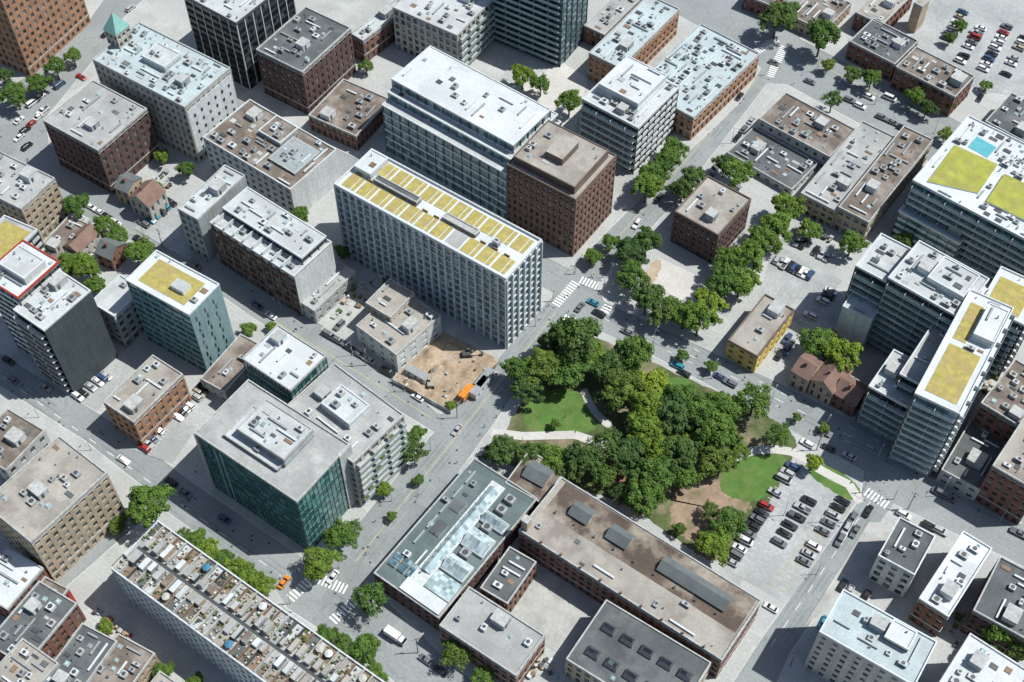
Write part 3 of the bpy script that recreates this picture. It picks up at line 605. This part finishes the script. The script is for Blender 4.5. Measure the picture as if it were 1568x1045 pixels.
# ------------------------------------------------------------------ trees
def leafmat(name,c1,c2):
    m,nt,b=newmat(name)
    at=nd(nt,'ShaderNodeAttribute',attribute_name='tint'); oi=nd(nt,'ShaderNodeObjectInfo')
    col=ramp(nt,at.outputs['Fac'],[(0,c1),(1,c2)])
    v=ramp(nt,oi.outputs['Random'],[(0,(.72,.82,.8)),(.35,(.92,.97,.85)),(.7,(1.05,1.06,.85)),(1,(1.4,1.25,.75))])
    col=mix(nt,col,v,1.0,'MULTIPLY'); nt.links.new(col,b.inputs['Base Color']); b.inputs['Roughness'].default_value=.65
    b.inputs['Specular IOR Level'].default_value=.2
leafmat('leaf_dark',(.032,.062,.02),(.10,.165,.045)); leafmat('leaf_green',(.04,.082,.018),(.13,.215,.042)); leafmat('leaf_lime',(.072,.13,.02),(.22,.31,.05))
def tree_mesh(seed,leaf,N=6800,rx=5.0,rz=4.0,hc=7.0):
    g=np.random.default_rng(seed); mb=MB()
    mb.limb((0,0,0),(0,0,2.6),.34,.26,'bark',8); mb.limb((0,0,2.6),(.2,.1,hc+1.5),.26,.08,'bark',7)
    nC=80; C=[]
    for i in range(nC):
        d=g.normal(size=3); d/=np.linalg.norm(d); d[2]=abs(d[2])-.2
        k=g.uniform(.3,1.0)**.5; th=math.atan2(d[1],d[0]); lob=1+.18*math.sin(3*th+seed)+.12*math.sin(5*th+seed*2)
        C.append(np.array([d[0]*rx*k*lob*.9,d[1]*rx*k*lob*.9,hc+d[2]*rz*k*.95]))
    for i in range(9):
        c=C[i*5]; mb.limb((0,0,2.4+i*.35),(c[0]*.85,c[1]*.85,c[2]-.3),.13,.03,'bark',5)
    nv=len(mb.v); nf=len(mb.f); V=np.array(mb.v)
    idx=g.integers(0,nC,N); cr=g.uniform(.6,1.35,nC); ct=g.random(nC)
    off=g.normal(size=(N,3)); off/=np.linalg.norm(off,axis=1)[:,None]; off*=(g.random(N)**.33)[:,None]*cr[idx][:,None]; off[:,2]*=.8
    P=np.array(C)[idx]+off
    nrm=off+g.normal(size=(N,3))*.35+np.array([0,0,.7]); nrm/=np.linalg.norm(nrm,axis=1)[:,None]
    a=np.cross(nrm,g.normal(size=(N,3))); a/=np.linalg.norm(a,axis=1)[:,None]; b=np.cross(nrm,a)
    s=g.uniform(.12,.27,N)[:,None]
    Q=np.stack([P-a*s-b*s*.6,P+a*s-b*s*.6,P+a*s*.7+b*s*.8,P-a*s*.7+b*s*.8],1).reshape(-1,3)
    faces=mb.f+[tuple(range(nv+4*i,nv+4*i+4)) for i in range(N)]
    me2=bpy.data.meshes.new('tree_crown'); me2.from_pydata(np.vstack([V,Q]).tolist(),[],faces)
    me2.materials.append(MATS['bark']); me2.materials.append(MATS[leaf])
    me2.polygons.foreach_set('material_index',[0]*nf+[1]*N)
    zz=(P[:,2]-hc)/rz
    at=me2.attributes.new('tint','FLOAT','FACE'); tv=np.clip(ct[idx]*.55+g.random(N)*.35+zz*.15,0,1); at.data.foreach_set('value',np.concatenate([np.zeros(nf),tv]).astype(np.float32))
    me2.update(); return me2
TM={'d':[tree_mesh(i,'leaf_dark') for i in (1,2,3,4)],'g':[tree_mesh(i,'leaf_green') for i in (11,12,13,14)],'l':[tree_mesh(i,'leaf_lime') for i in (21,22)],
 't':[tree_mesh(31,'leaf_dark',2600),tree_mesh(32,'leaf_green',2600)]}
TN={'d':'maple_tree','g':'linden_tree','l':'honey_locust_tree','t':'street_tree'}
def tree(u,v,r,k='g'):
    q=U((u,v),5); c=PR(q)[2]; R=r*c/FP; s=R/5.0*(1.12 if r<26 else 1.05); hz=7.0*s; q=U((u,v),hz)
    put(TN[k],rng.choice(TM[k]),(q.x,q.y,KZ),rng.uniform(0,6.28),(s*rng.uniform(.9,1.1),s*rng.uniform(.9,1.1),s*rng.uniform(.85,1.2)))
T="""880 525 40 d;835 558 36 d;808 590 28 d;870 562 34 g;935 560 31 d;972 545 31 g;955 590 34 d;1000 590 24 l;1045 610 28 g;1082 640 36 g;1110 620 28 g;1155 612 30 t;1040 635 34 d;1100 665 31 g;990 625 28 g;905 545 30 g;848 525 26 d;792 570 22 g;1020 660 28 d;
772 688 24 d;812 696 26 d;850 702 28 g;890 708 29 d;930 685 28 t;960 700 31 d;1010 690 31 g;1040 700 31 d;1000 730 34 g;1045 728 24 g;985 765 32 g;1095 700 28 d;925 728 22 t;865 718 28 t;1118 800 26 g;1095 833 26 g;1130 690 18 g;1190 668 20 t;935 612 20 d;985 660 25 g;1065 670 24 l;1088 782 14 t;1040 812 10 g;
965 385 26 d;990 372 22 d;968 420 26 g;990 458 26 d;1018 470 24 d;1048 482 23 g;1070 492 24 l;1085 462 24 l;1108 435 24 g;1135 432 26 l;1145 395 26 l;1168 372 26 g;1190 348 26 g;1207 318 26 g;1130 262 22 g;1110 252 18 d;1062 272 22 d;1115 400 22 g;1045 292 18 d;
990 288 21 l;1003 268 22 g;1020 248 21 g;1032 228 20 g;872 158 18 g;800 115 19 g;828 132 14 g;1190 30 24 d;1258 58 24 g;1205 15 18 d;1250 522 25 g;1290 545 30 l;1270 530 22 l;1305 372 20 g;1240 350 16 g;
118 315 20 g;158 345 16 g;178 360 18 g;215 385 21 g;132 410 21 g;105 402 18 g;145 435 17 g;230 777 34 g;300 828 18 g;318 845 20 l;338 860 20 g;358 874 20 l;380 886 20 g;402 896 18 g;490 862 24 g;522 822 22 g;540 812 15 t;282 822 13 t;568 918 28 t;555 1000 25 g;500 975 18 g;573 1030 18 g;630 688 22 d;640 662 12 g;588 748 12 g;525 985 14 g;
22 145 20 g;58 125 18 g;85 105 15 g;112 88 12 g;8 120 14 d;700 1000 25 t;740 1035 20 t;1532 958 32 g;1508 1000 26 g;1562 990 26 d;1560 950 22 l;380 503 12 g;1308 112 14 d;1335 122 14 g;1400 150 14 g;1420 165 14 d;1455 160 10 g;1448 205 12 g;1540 200 12 g;1245 710 14 l;1275 155 16 t;1470 40 12 g;525 385 12 g;248 240 12 g;460 330 14 g;1385 370 13 g;1268 100 10 g;180 800 14 d;285 262 12 g;240 290 10 g;560 100 12 g;1530 290 8 g;1560 600 14 g;935 370 14 g;905 392 12 g;755 690 14 d;850 650 8 g;950 760 18 t;910 395 12 g;190 1010 14 g;250 1030 16 g;300 1045 14 g;160 960 12 g;1455 60 9 g;1510 130 9 g;1220 640 8 g;1262 655 8 g;1090 560 10 g;1045 545 10 g;600 790 9 g;640 735 9 g;690 620 8 g;415 500 8 g;230 620 7 g;1380 640 10 g"""
for t in T.replace('\n','').split(';'):
    a=t.split()
    if len(a)==4: tree(int(a[0]),int(a[1]),int(a[2]),a[3])
# ------------------------------------------------------------------ vehicles
CC={'white':(.7,.7,.7),'silver':(.42,.43,.44),'grey':(.14,.15,.16),'black':(.02,.02,.022),'blue':(.04,.08,.17),'red':(.33,.03,.025),'teal':(.03,.25,.33),'beige':(.4,.36,.28),'orange':(.7,.25,.03)}
for k,c in CC.items():
    m=plain('car_'+k,c,.3); m.node_tree.nodes['Principled BSDF'].inputs['Coat Weight'].default_value=.6
plain('car_glass',(.02,.025,.03),.08); plain('lamp_red',(.4,.02,.02),.3)
VM={}
def vehicle(kind,col):
    if (kind,col) in VM: return VM[(kind,col)]
    mb=MB(); p='car_'+col
    P={'sedan':(4.6,1.8,[( -2.3,.35),(-2.3,.85),(-2.1,.98),(-1.3,1.0),(1.0,.95),(2.0,.82),(2.3,.65),(2.3,.35)],(-1.75,1.15),(-1.1,.35),1.45),
       'suv':(4.7,1.9,[(-2.35,.4),(-2.35,1.0),(-2.25,1.1),(-1.3,1.12),(1.0,1.08),(2.1,.98),(2.35,.75),(2.35,.4)],(-2.2,1.1),(-1.95,.45),1.75),
       'van':(5.2,1.95,[(-2.6,.4),(-2.6,1.2),(-2.5,1.25),(-1.3,1.25),(1.4,1.2),(2.4,1.05),(2.6,.8),(2.6,.4)],(-2.5,2.0),(-2.35,1.2),2.1),
       'pickup':(5.5,1.95,[(-2.75,.45),(-2.75,1.05),(-2.7,1.08),(-1.3,1.08),(1.2,1.1),(2.5,1.02),(2.75,.8),(2.75,.45)],(-.7,1.3),(-.5,.6),1.85)}
    if kind in P:
        Ln,W,out,cb,ct_,zt=P[kind]; n=len(out); zc=.7
        secs=[(-W/2,.93),(-W/2+.1,1.0),(W/2-.1,1.0),(W/2,.93)]; rings=[]
        for y,k in secs: rings.append([(x*k if abs(x)>2 else x,y,zc+(z-zc)*k) for x,z in out])
        for A,Bq in zip(rings[:-1],rings[1:]):
            for i in range(n):
                j=(i+1)%n; mb.face([A[i],A[j],Bq[j],Bq[i]],p)
        mb.face(rings[0],p); mb.face(rings[-1][::-1],p)
        zb=out[3][1]-.03; w=W/2-.12
        mb.frus((cb[0],cb[1],-w,w),(ct_[0],ct_[1],-w+.2,w-.2),zb,zt-.06,'car_glass',p); mb.frus((ct_[0]-.04,ct_[1]+.04,-w+.18,w-.18),(ct_[0]+.08,ct_[1]-.08,-w+.26,w-.26),zt-.06,zt,p,p)
        xm=(ct_[0]+ct_[1])/2
        for sy in (-1,1): mb.limb((xm,sy*(w-.02),zb),(xm,sy*(w-.19),zt-.04),.06,.05,p,4)
        if kind=='pickup': mb.box(-2.6,-.8,-.75,.75,1.05,1.1,'metal_dark')
        for x in (-Ln*.31,Ln*.31):
            for y in (-W/2+.08,W/2-.3): mb.cyl(x,.33,y-.1,y+.3,.34,'tyre',12,axis='y')
        for y in (-W/2+.15,W/2-.5): mb.box(Ln/2-.12,Ln/2+.01,y,y+.35,.6,.74,'metal_white'); mb.box(-Ln/2-.01,-Ln/2+.1,y,y+.35,.7,.86,'lamp_red')
    else:
        mb.box(-3.6,1.2,-1.15,1.15,.9,3.2,p); mb.box(-3.7,3.0,-.9,.9,.55,.89,'metal_dark'); mb.frus((1.35,3.2,-1.05,1.05),(1.4,2.7,-.95,.95),1.5,2.4,'car_glass',p); mb.box(1.35,3.25,-1.06,1.06,.6,1.5,p)
        for x in (-2.4,2.3):
            for y in (-1.05,.8): mb.cyl(x,.48,y-.05,y+.3,.48,'tyre',12,axis='y')
    VM[(kind,col)]=mb.mesh(kind+'_'+col); return VM[(kind,col)]
NM={'sedan':'car','suv':'suv','van':'van','pickup':'pickup_truck','truck':'delivery_truck'}
rc=random.Random(5)
def rcol():
    k=rc.random(); return 'red' if k<.04 else 'blue' if k<.09 else 'beige' if k<.12 else rc.choice(['white','white','white','silver','silver','grey','grey','black','black'])
def car(p,ax='X',kind=None,col=None,z=0.0,parked=False,name=None,j=.04):
    kind=kind or rc.choice(['sedan','sedan','suv','suv','van' if rc.random()<.3 else 'sedan','pickup' if rc.random()<.4 else 'suv'])
    q=U(p,z) if not isinstance(p,Vector) else p
    a={'X':0,'Y':math.pi/2}[ax] if isinstance(ax,str) else ax
    if rc.random()<.5: a+=math.pi
    put(name or (('parked_' if parked else '')+NM[kind]),vehicle(kind,col or rcol()),(q.x,q.y,z),a+rc.uniform(-j,j))
def row(a,b,n,ax,z=PZ,skip=.12,cols=None):
    A,Bq=U(a,z),U(b,z)
    for i in range(n):
        if rc.random()<skip: continue
        p=A.lerp(Bq,i/max(1,n-1)); p=p+Vector((rc.uniform(-.25,.25),rc.uniform(-.25,.25),0)); car(Vector((p.x,p.y,z)),ax,parked=True,z=z,col=rc.choice(cols) if cols else None)
row((1118,862),(1212,716),15,'X'); row((1192,832),(1238,768),6,'X',cols=['black','grey','black','silver']); row((1230,862),(1290,768),9,'X'); row((1285,828),(1305,795),3,'Y')
row((1190,400),(1240,424),9,'Y'); row((1240,485),(1280,440),7,'X',cols=['red','silver','white','red','black']); row((1222,372),(1275,400),7,'Y',cols=['black','grey','silver']); row((1180,505),(1205,520),3,'Y')
row((120,608),(170,572),9,'X'); row((222,688),(248,652),6,'X'); row((272,640),(312,598),8,'X'); row((222,345),(262,312),6,'X',cols=['black','teal','grey','teal'])
row((505,515),(595,572),7,'X'); row((520,500),(545,475),3,'Y')
row((1470,95),(1500,45),8,'X'); row((1505,108),(1545,35),10,'X'); row((1540,115),(1568,60),8,'X'); row((1450,60),(1475,20),6,'X')
row((1330,785),(1310,815),2,'Y')
row((1215,265),(1190,245),3,'X'); row((1200,290),(1225,262),3,'X'); row((1385,790),(1440,815),4,'X'); row((1300,905),(1325,915),2,'Y')
row((30,212),(66,172),5,'Y',z=0); row((1300,155),(1400,208),7,'X',z=0); row((1035,345),(1095,262),7,'Y',z=0,skip=.5); row((760,690),(770,675),2,'Y'); row((1195,545),(1210,530),3,'Y')
row((140,318),(240,385),9,'X',z=0,skip=.3); row((1060,560),(1190,622),10,'X',z=0,skip=.5); row((0,545),(100,615),8,'X',z=0,skip=.6); row((1420,748),(1560,818),9,'X',z=0,skip=.6); row((100,120),(200,15),9,'Y',z=0,skip=.5); row((1095,258),(1150,185),6,'Y',z=0,skip=.4)
for (u,v,ax,k,c) in [(190,706,'X','sedan','white'),(263,740,'X','suv','black'),(285,757,'X','sedan','grey'),(345,797,'X','sedan','blue'),(435,893,'Y','sedan','orange'),(20,583,'X','sedan','grey'),(960,510,'X','sedan','grey'),(1037,562,'X','suv','teal'),(1047,573,'X','sedan','black'),(1235,681,'X','suv','white'),(1268,688,'X','sedan','black'),(1262,664,'X','sedan','grey'),(908,465,'X','sedan','teal'),(917,482,'X','suv','black'),(888,472,'Y','sedan','grey'),
 (30,186,'Y','sedan','white'),(50,160,'Y','van','white'),(62,150,'Y','sedan','white'),(92,132,'Y','van','blue'),(125,120,'X','sedan','red'),(42,226,'Y','suv','black'),(975,345,'Y','suv','white'),(1010,303,'Y','sedan','grey'),(1132,150,'Y','sedan','black'),(1185,98,'X','sedan','grey'),(1240,127,'X','sedan','grey'),(1330,150,'X','suv','white'),(1362,152,'X','van','white'),(1500,152,'Y','sedan','black'),(1480,215,'X','sedan','grey'),
 (1180,932,'X','sedan','white'),(1290,898,'Y','suv','black'),(1260,955,'Y','sedan','teal'),(652,1012,'X','sedan','grey'),(675,1028,'X','sedan','black'),(700,660,'Y','sedan','silver'),(510,885,'Y','sedan','white'),(735,700,'Y','sedan','silver'),(395,470,'X','sedan','blue'),(415,485,'X','sedan','white'),(300,410,'X','suv','grey'),(1300,700,'X','sedan','silver'),(640,610,'X','sedan','white')]:
    car((u,v),ax,k,c,z=0)
car((607,978),'X','truck','white'); car((716,604),'Y','truck','orange',z=ZCON)
# ------------------------------------------------------------------ construction site, yards
def cabin(p,rot=math.pi/2,z=ZCON):
    mb=MB(); mb.box(-4,4,-1.3,1.3,.3,2.9,'metal_white'); mb.box(-4.05,4.05,-1.35,1.35,2.9,3.0,'metal_grey')
    for x in (-2.5,0,2.5): mb.box(x-.5,x+.5,-1.34,-1.28,1.3,2.2,'glass')
    for x in (-3.5,3.5): mb.box(x-.2,x+.2,-1,1,0,.3,'metal_dark')
    q=U(p,z); mb.obj('site_cabin',(q.x,q.y,z),rot)
cabin((742,585)); cabin((735,598)); cabin((640,578),0)
def excavator(p,rot,m='orange_paint'):
    mb=MB()
    for y in (-1.1,.7): mb.box(-1.8,1.8,y,y+.5,0,.7,'tyre')
    mb.box(-1.5,1.2,-1.1,1.1,.8,1.7,m); mb.frus((.0,1.3,.1,1.1),(.1,1.1,.2,1.0),1.7,2.8,'car_glass',m); mb.limb((1.1,-.4,1.4),(3.6,-.4,3.6),.25,.2,m,6); mb.limb((3.6,-.4,3.6),(5,-.4,1.2),.18,.14,m,6); mb.box(4.6,5.4,-.9,.1,.5,1.3,'metal_dark')
    q=U(p,ZCON); mb.obj('excavator',(q.x,q.y,ZCON+.2),rot)
excavator((715,545),.7,'metal_dark'); excavator((660,590),2.2,'car_beige')
fm=MB()
for a,b in (((600,585),(690,634)),((690,634),(766,556))):
    A,Bq=U(a,KZ),U(b,KZ); d=(Bq-A); n=int(d.length/2.4); d/=n
    for i in range(n):
        p=A+d*i; q=p+d*.97; w=Vector((-d.y,d.x,0)).normalized()*.05; m=rc.choice(['wood','metal_white','metal_grey']); h2=Vector((0,0,2))
        fm.face([p-w,q-w,q-w+h2,p-w+h2],m); fm.face([q+w,p+w,p+w+h2,q+w+h2],m); fm.face([p-w+h2,q-w+h2,q+w+h2,p+w+h2],m); fm.box(p.x-.08,p.x+.08,p.y-.08,p.y+.08,0,2.1,'metal_grey')
fm.obj('construction_fence')
ry=random.Random(12)
def yard(name,quad,n,mats,smax=1.8,hmax=1.4,z=PZ):
    mb=MB(); c=[U(p,z) for p in quad]
    for _ in range(n):
        a,b=ry.random(),ry.random(); p=c[0].lerp(c[1],a).lerp(c[3].lerp(c[2],a),b); w,d,h=ry.uniform(.3,smax),ry.uniform(.3,smax),ry.uniform(.2,hmax)
        m=ry.choice(mats)
        if ry.random()<.25: mb.cyl(p.x,p.y,z,z+h,w*.4,m,10)
        else: mb.box(p.x,p.x+w,p.y,p.y+d,z,z+h*.85,m); mb.box(p.x-.04,p.x+w+.04,p.y-.04,p.y+d+.04,z+h*.85,z+h,m)
    mb.obj(name)
YM=['wood','metal_grey','metal_dark','metal_white','concrete','brick_tan','planter_green','grey_wall']
yard('building_materials',[(605,585),(625,565),(640,575),(630,600)],14,['wood','metal_grey','metal_white','concrete'],1.4,1.0,ZCON+.1); yard('building_materials',[(700,615),(752,562),(762,568),(706,622)],22,['wood','metal_grey','metal_white','concrete','metal_dark'],1.5,1.0,ZCON)
yard('building_materials',[(612,580),(680,520),(750,560),(690,618)],16,['wood','metal_grey','concrete'],1.0,.9,ZCON+.3)
yard('yard_crates',[(490,510),(535,440),(590,420),(610,440)],40,YM); yard('yard_crates',[(270,280),(240,310),(215,290),(250,260)],25,YM)
yard('yard_crates',[(60,340),(130,330),(160,400),(100,400)],40,YM); yard('yard_crates',[(1320,540),(1290,600),(1220,560),(1240,540)],20,YM)
yard('yard_crates',[(1230,330),(1290,350),(1270,375),(1215,350)],20,YM); yard('yard_crates',[(1510,560),(1568,580),(1568,640),(1500,600)],50,YM)
yard('yard_crates',[(90,1000),(150,930),(240,1010),(200,1100)],120,YM+['red_wall','brick_orange']); yard('yard_crates',[(0,860),(60,890),(60,980),(0,940)],40,YM); yard('yard_crates',[(820,1000),(860,1030),(840,1045),(800,1040)],20,YM)
yard('yard_crates',[(1400,900),(1490,930),(1470,1000),(1420,960)],30,YM)
# ------------------------------------------------------------------ street furniture
mb=MB(); mb.cyl(0,0,0,8,.1,'metal_grey',8,r1=.07); mb.limb((0,0,7.9),(1.8,0,8.4),.05,.04,'metal_grey'); mb.frus((1.6,2.4,-.16,.16),(1.7,2.3,-.1,.1),8.33,8.5,'metal_grey','metal_grey'); mb.cyl(0,0,0,.4,.2,'concrete',8); LAMP=mb.mesh('street_lamp')
mb=MB(); mb.cyl(0,0,0,6,.12,'metal_grey',8); mb.limb((0,0,5.8),(4.5,0,6.2),.07,.05,'metal_grey'); mb.box(4.3,4.6,-.15,.15,5.3,6.3,'paint_yellow_line'); mb.box(4.6,4.63,-.1,.1,5.9,6.15,'lamp_red'); mb.box(-.15,.15,-.35,-.12,3,3.9,'paint_yellow_line'); SIG=mb.mesh('traffic_signal')
mb=MB(); mb.cyl(0,0,0,10,.16,'wood',8,r1=.11); mb.box(-1.2,1.2,-.07,.07,9.2,9.4,'wood'); mb.cyl(.4,0,7.6,8.5,.25,'metal_grey',8); POLE=mb.mesh('utility_pole')
for (u,v,r) in [(520,870,0),(600,768,0),(660,690,0),(745,590,0),(820,500,0),(1000,530,1.57),(1090,580,1.57),(1180,620,1.57),(1260,665,1.57),(1340,710,1.57),(1440,760,1.57),(1530,800,1.57),(935,425,0),(985,370,0),(1060,290,0),(1120,220,0),(1250,110,-1.57),(1340,160,-1.57),(1430,205,-1.57),(60,640,1.57),(140,690,1.57),(330,775,1.57),(620,600,-1.57),(540,545,-1.57),(1250,880,0),(1300,800,0),(1200,790,0),(1260,800,0),(430,475,-1.57),(220,360,-1.57),(80,200,0)]:
    q=U((u,v)); put('street_lamp',LAMP,(q.x,q.y,KZ),r+rc.uniform(-.1,.1))
for (u,v,r) in [(847,462,0),(880,420,1.57),(925,445,3.14),(868,505,-1.57),(445,925,0),(550,920,3.14),(485,870,1.57),(1320,755,0),(1368,765,3.14),(1175,115,0)]:
    q=U((u,v)); put('traffic_signal',SIG,(q.x,q.y,KZ),r)
for (u,v) in [(270,860),(640,1000),(1000,1040),(1210,1020),(1390,780),(1250,690),(560,560),(250,380),(700,640),(1120,960)]:
    q=U((u,v)); put('utility_pole',POLE,(q.x,q.y,KZ),rc.uniform(0,1))
def person(shirt):
    J=[(0,0,.95),(0,0,1.2),(0,0,1.42),(0,0,1.52),(0.02,0,1.66),(.02,0,1.74), (.02,.1,.9),(.16,.1,.5),(.02,.1,.08),(.16,.1,.04),(-.02,-.1,.9),(-.08,-.1,.5),(-.3,-.1,.12),(-.2,-.1,.05),(0,.2,1.38),(-.08,.25,1.12),(.08,.26,.9),(0,-.2,1.38),(.05,-.25,1.12),(.25,-.25,.95)]
    E=[(0,1),(1,2),(2,3),(3,4),(4,5),(0,6),(6,7),(7,8),(8,9),(0,10),(10,11),(11,12),(12,13),(2,14),(14,15),(15,16),(2,17),(17,18),(18,19)]
    Rr=[.13,.12,.14,.055,.1,.07,.09,.065,.045,.04,.09,.065,.045,.04,.06,.045,.035,.06,.045,.035]
    me=bpy.data.meshes.new('p'); me.from_pydata(J,E,[]); o=bpy.data.objects.new('p',me); scene.collection.objects.link(o)
    m=o.modifiers.new('s','SKIN')
    for i,v in enumerate(me.skin_vertices[0].data): v.radius=(Rr[i],Rr[i]); v.use_root=(i==0)
    o.modifiers.new('ss','SUBSURF').levels=1
    dg=bpy.context.evaluated_depsgraph_get(); m2=bpy.data.meshes.new_from_object(o.evaluated_get(dg)); bpy.data.objects.remove(o)
    m2.materials.clear()
    for k in ('trousers',shirt,'skin'): m2.materials.append(MATS[k])
    for p in m2.polygons: z=p.center.z; p.material_index=0 if z<.95 and abs(p.center.y)<.2 else (2 if z>1.5 or (z<1.0) else 1)
    return m2
try:
    PM=[person(x) for x in ('metal_white','red_wall','car_black','car_blue')]
    for (u,v) in [(833,478),(828,490),(840,470),(893,500),(760,640),(742,655),(735,668),(930,470),(640,760),(575,800),(585,770),(700,710),(1345,770),(470,850),(905,425),(950,400),(1215,130),(880,420),(560,850),(1090,640),(1160,690),(865,640),(1230,640),(300,725),(870,480)]:
        q=U((u,v)); put('pedestrian',rc.choice(PM),(q.x,q.y,KZ),rc.uniform(0,6.28))
except Exception as ex: print('person fail',ex)
# ------------------------------------------------------------------ light, sky, camera
sd=Vector((.48,.36,1)).normalized(); el=math.asin(sd.z); az=math.atan2(sd.x,sd.y)
sun=bpy.data.lights.new('sun','SUN'); sun.energy=5.0; sun.angle=math.radians(.5); sun.color=(1,.985,.94)
so=bpy.data.objects.new('sun',sun); so.rotation_euler=sd.to_track_quat('Z','Y').to_euler(); so.location=(0,0,300); scene.collection.objects.link(so)
w=bpy.data.worlds.new('World'); scene.world=w; w.use_nodes=True; nt=w.node_tree; bg=nt.nodes['Background']
sky=nt.nodes.new('ShaderNodeTexSky'); sky.sky_type='NISHITA'; sky.sun_disc=False; sky.sun_elevation=el; sky.sun_rotation=az
nt.links.new(sky.outputs[0],bg.inputs[0]); bg.inputs[1].default_value=.10
cd=bpy.data.cameras.new('camera'); co=bpy.data.objects.new('camera',cd); scene.collection.objects.link(co)
cd.sensor_width=36; cd.lens=36*FP/1568; cd.clip_end=6000; cd.clip_start=1
M=Matrix((R_,UP,-VW)).transposed().to_4x4(); M.translation=CAM; co.matrix_world=M
scene.camera=co
scene.view_settings.view_transform='Standard'; scene.view_settings.look='None'; scene.view_settings.exposure=0
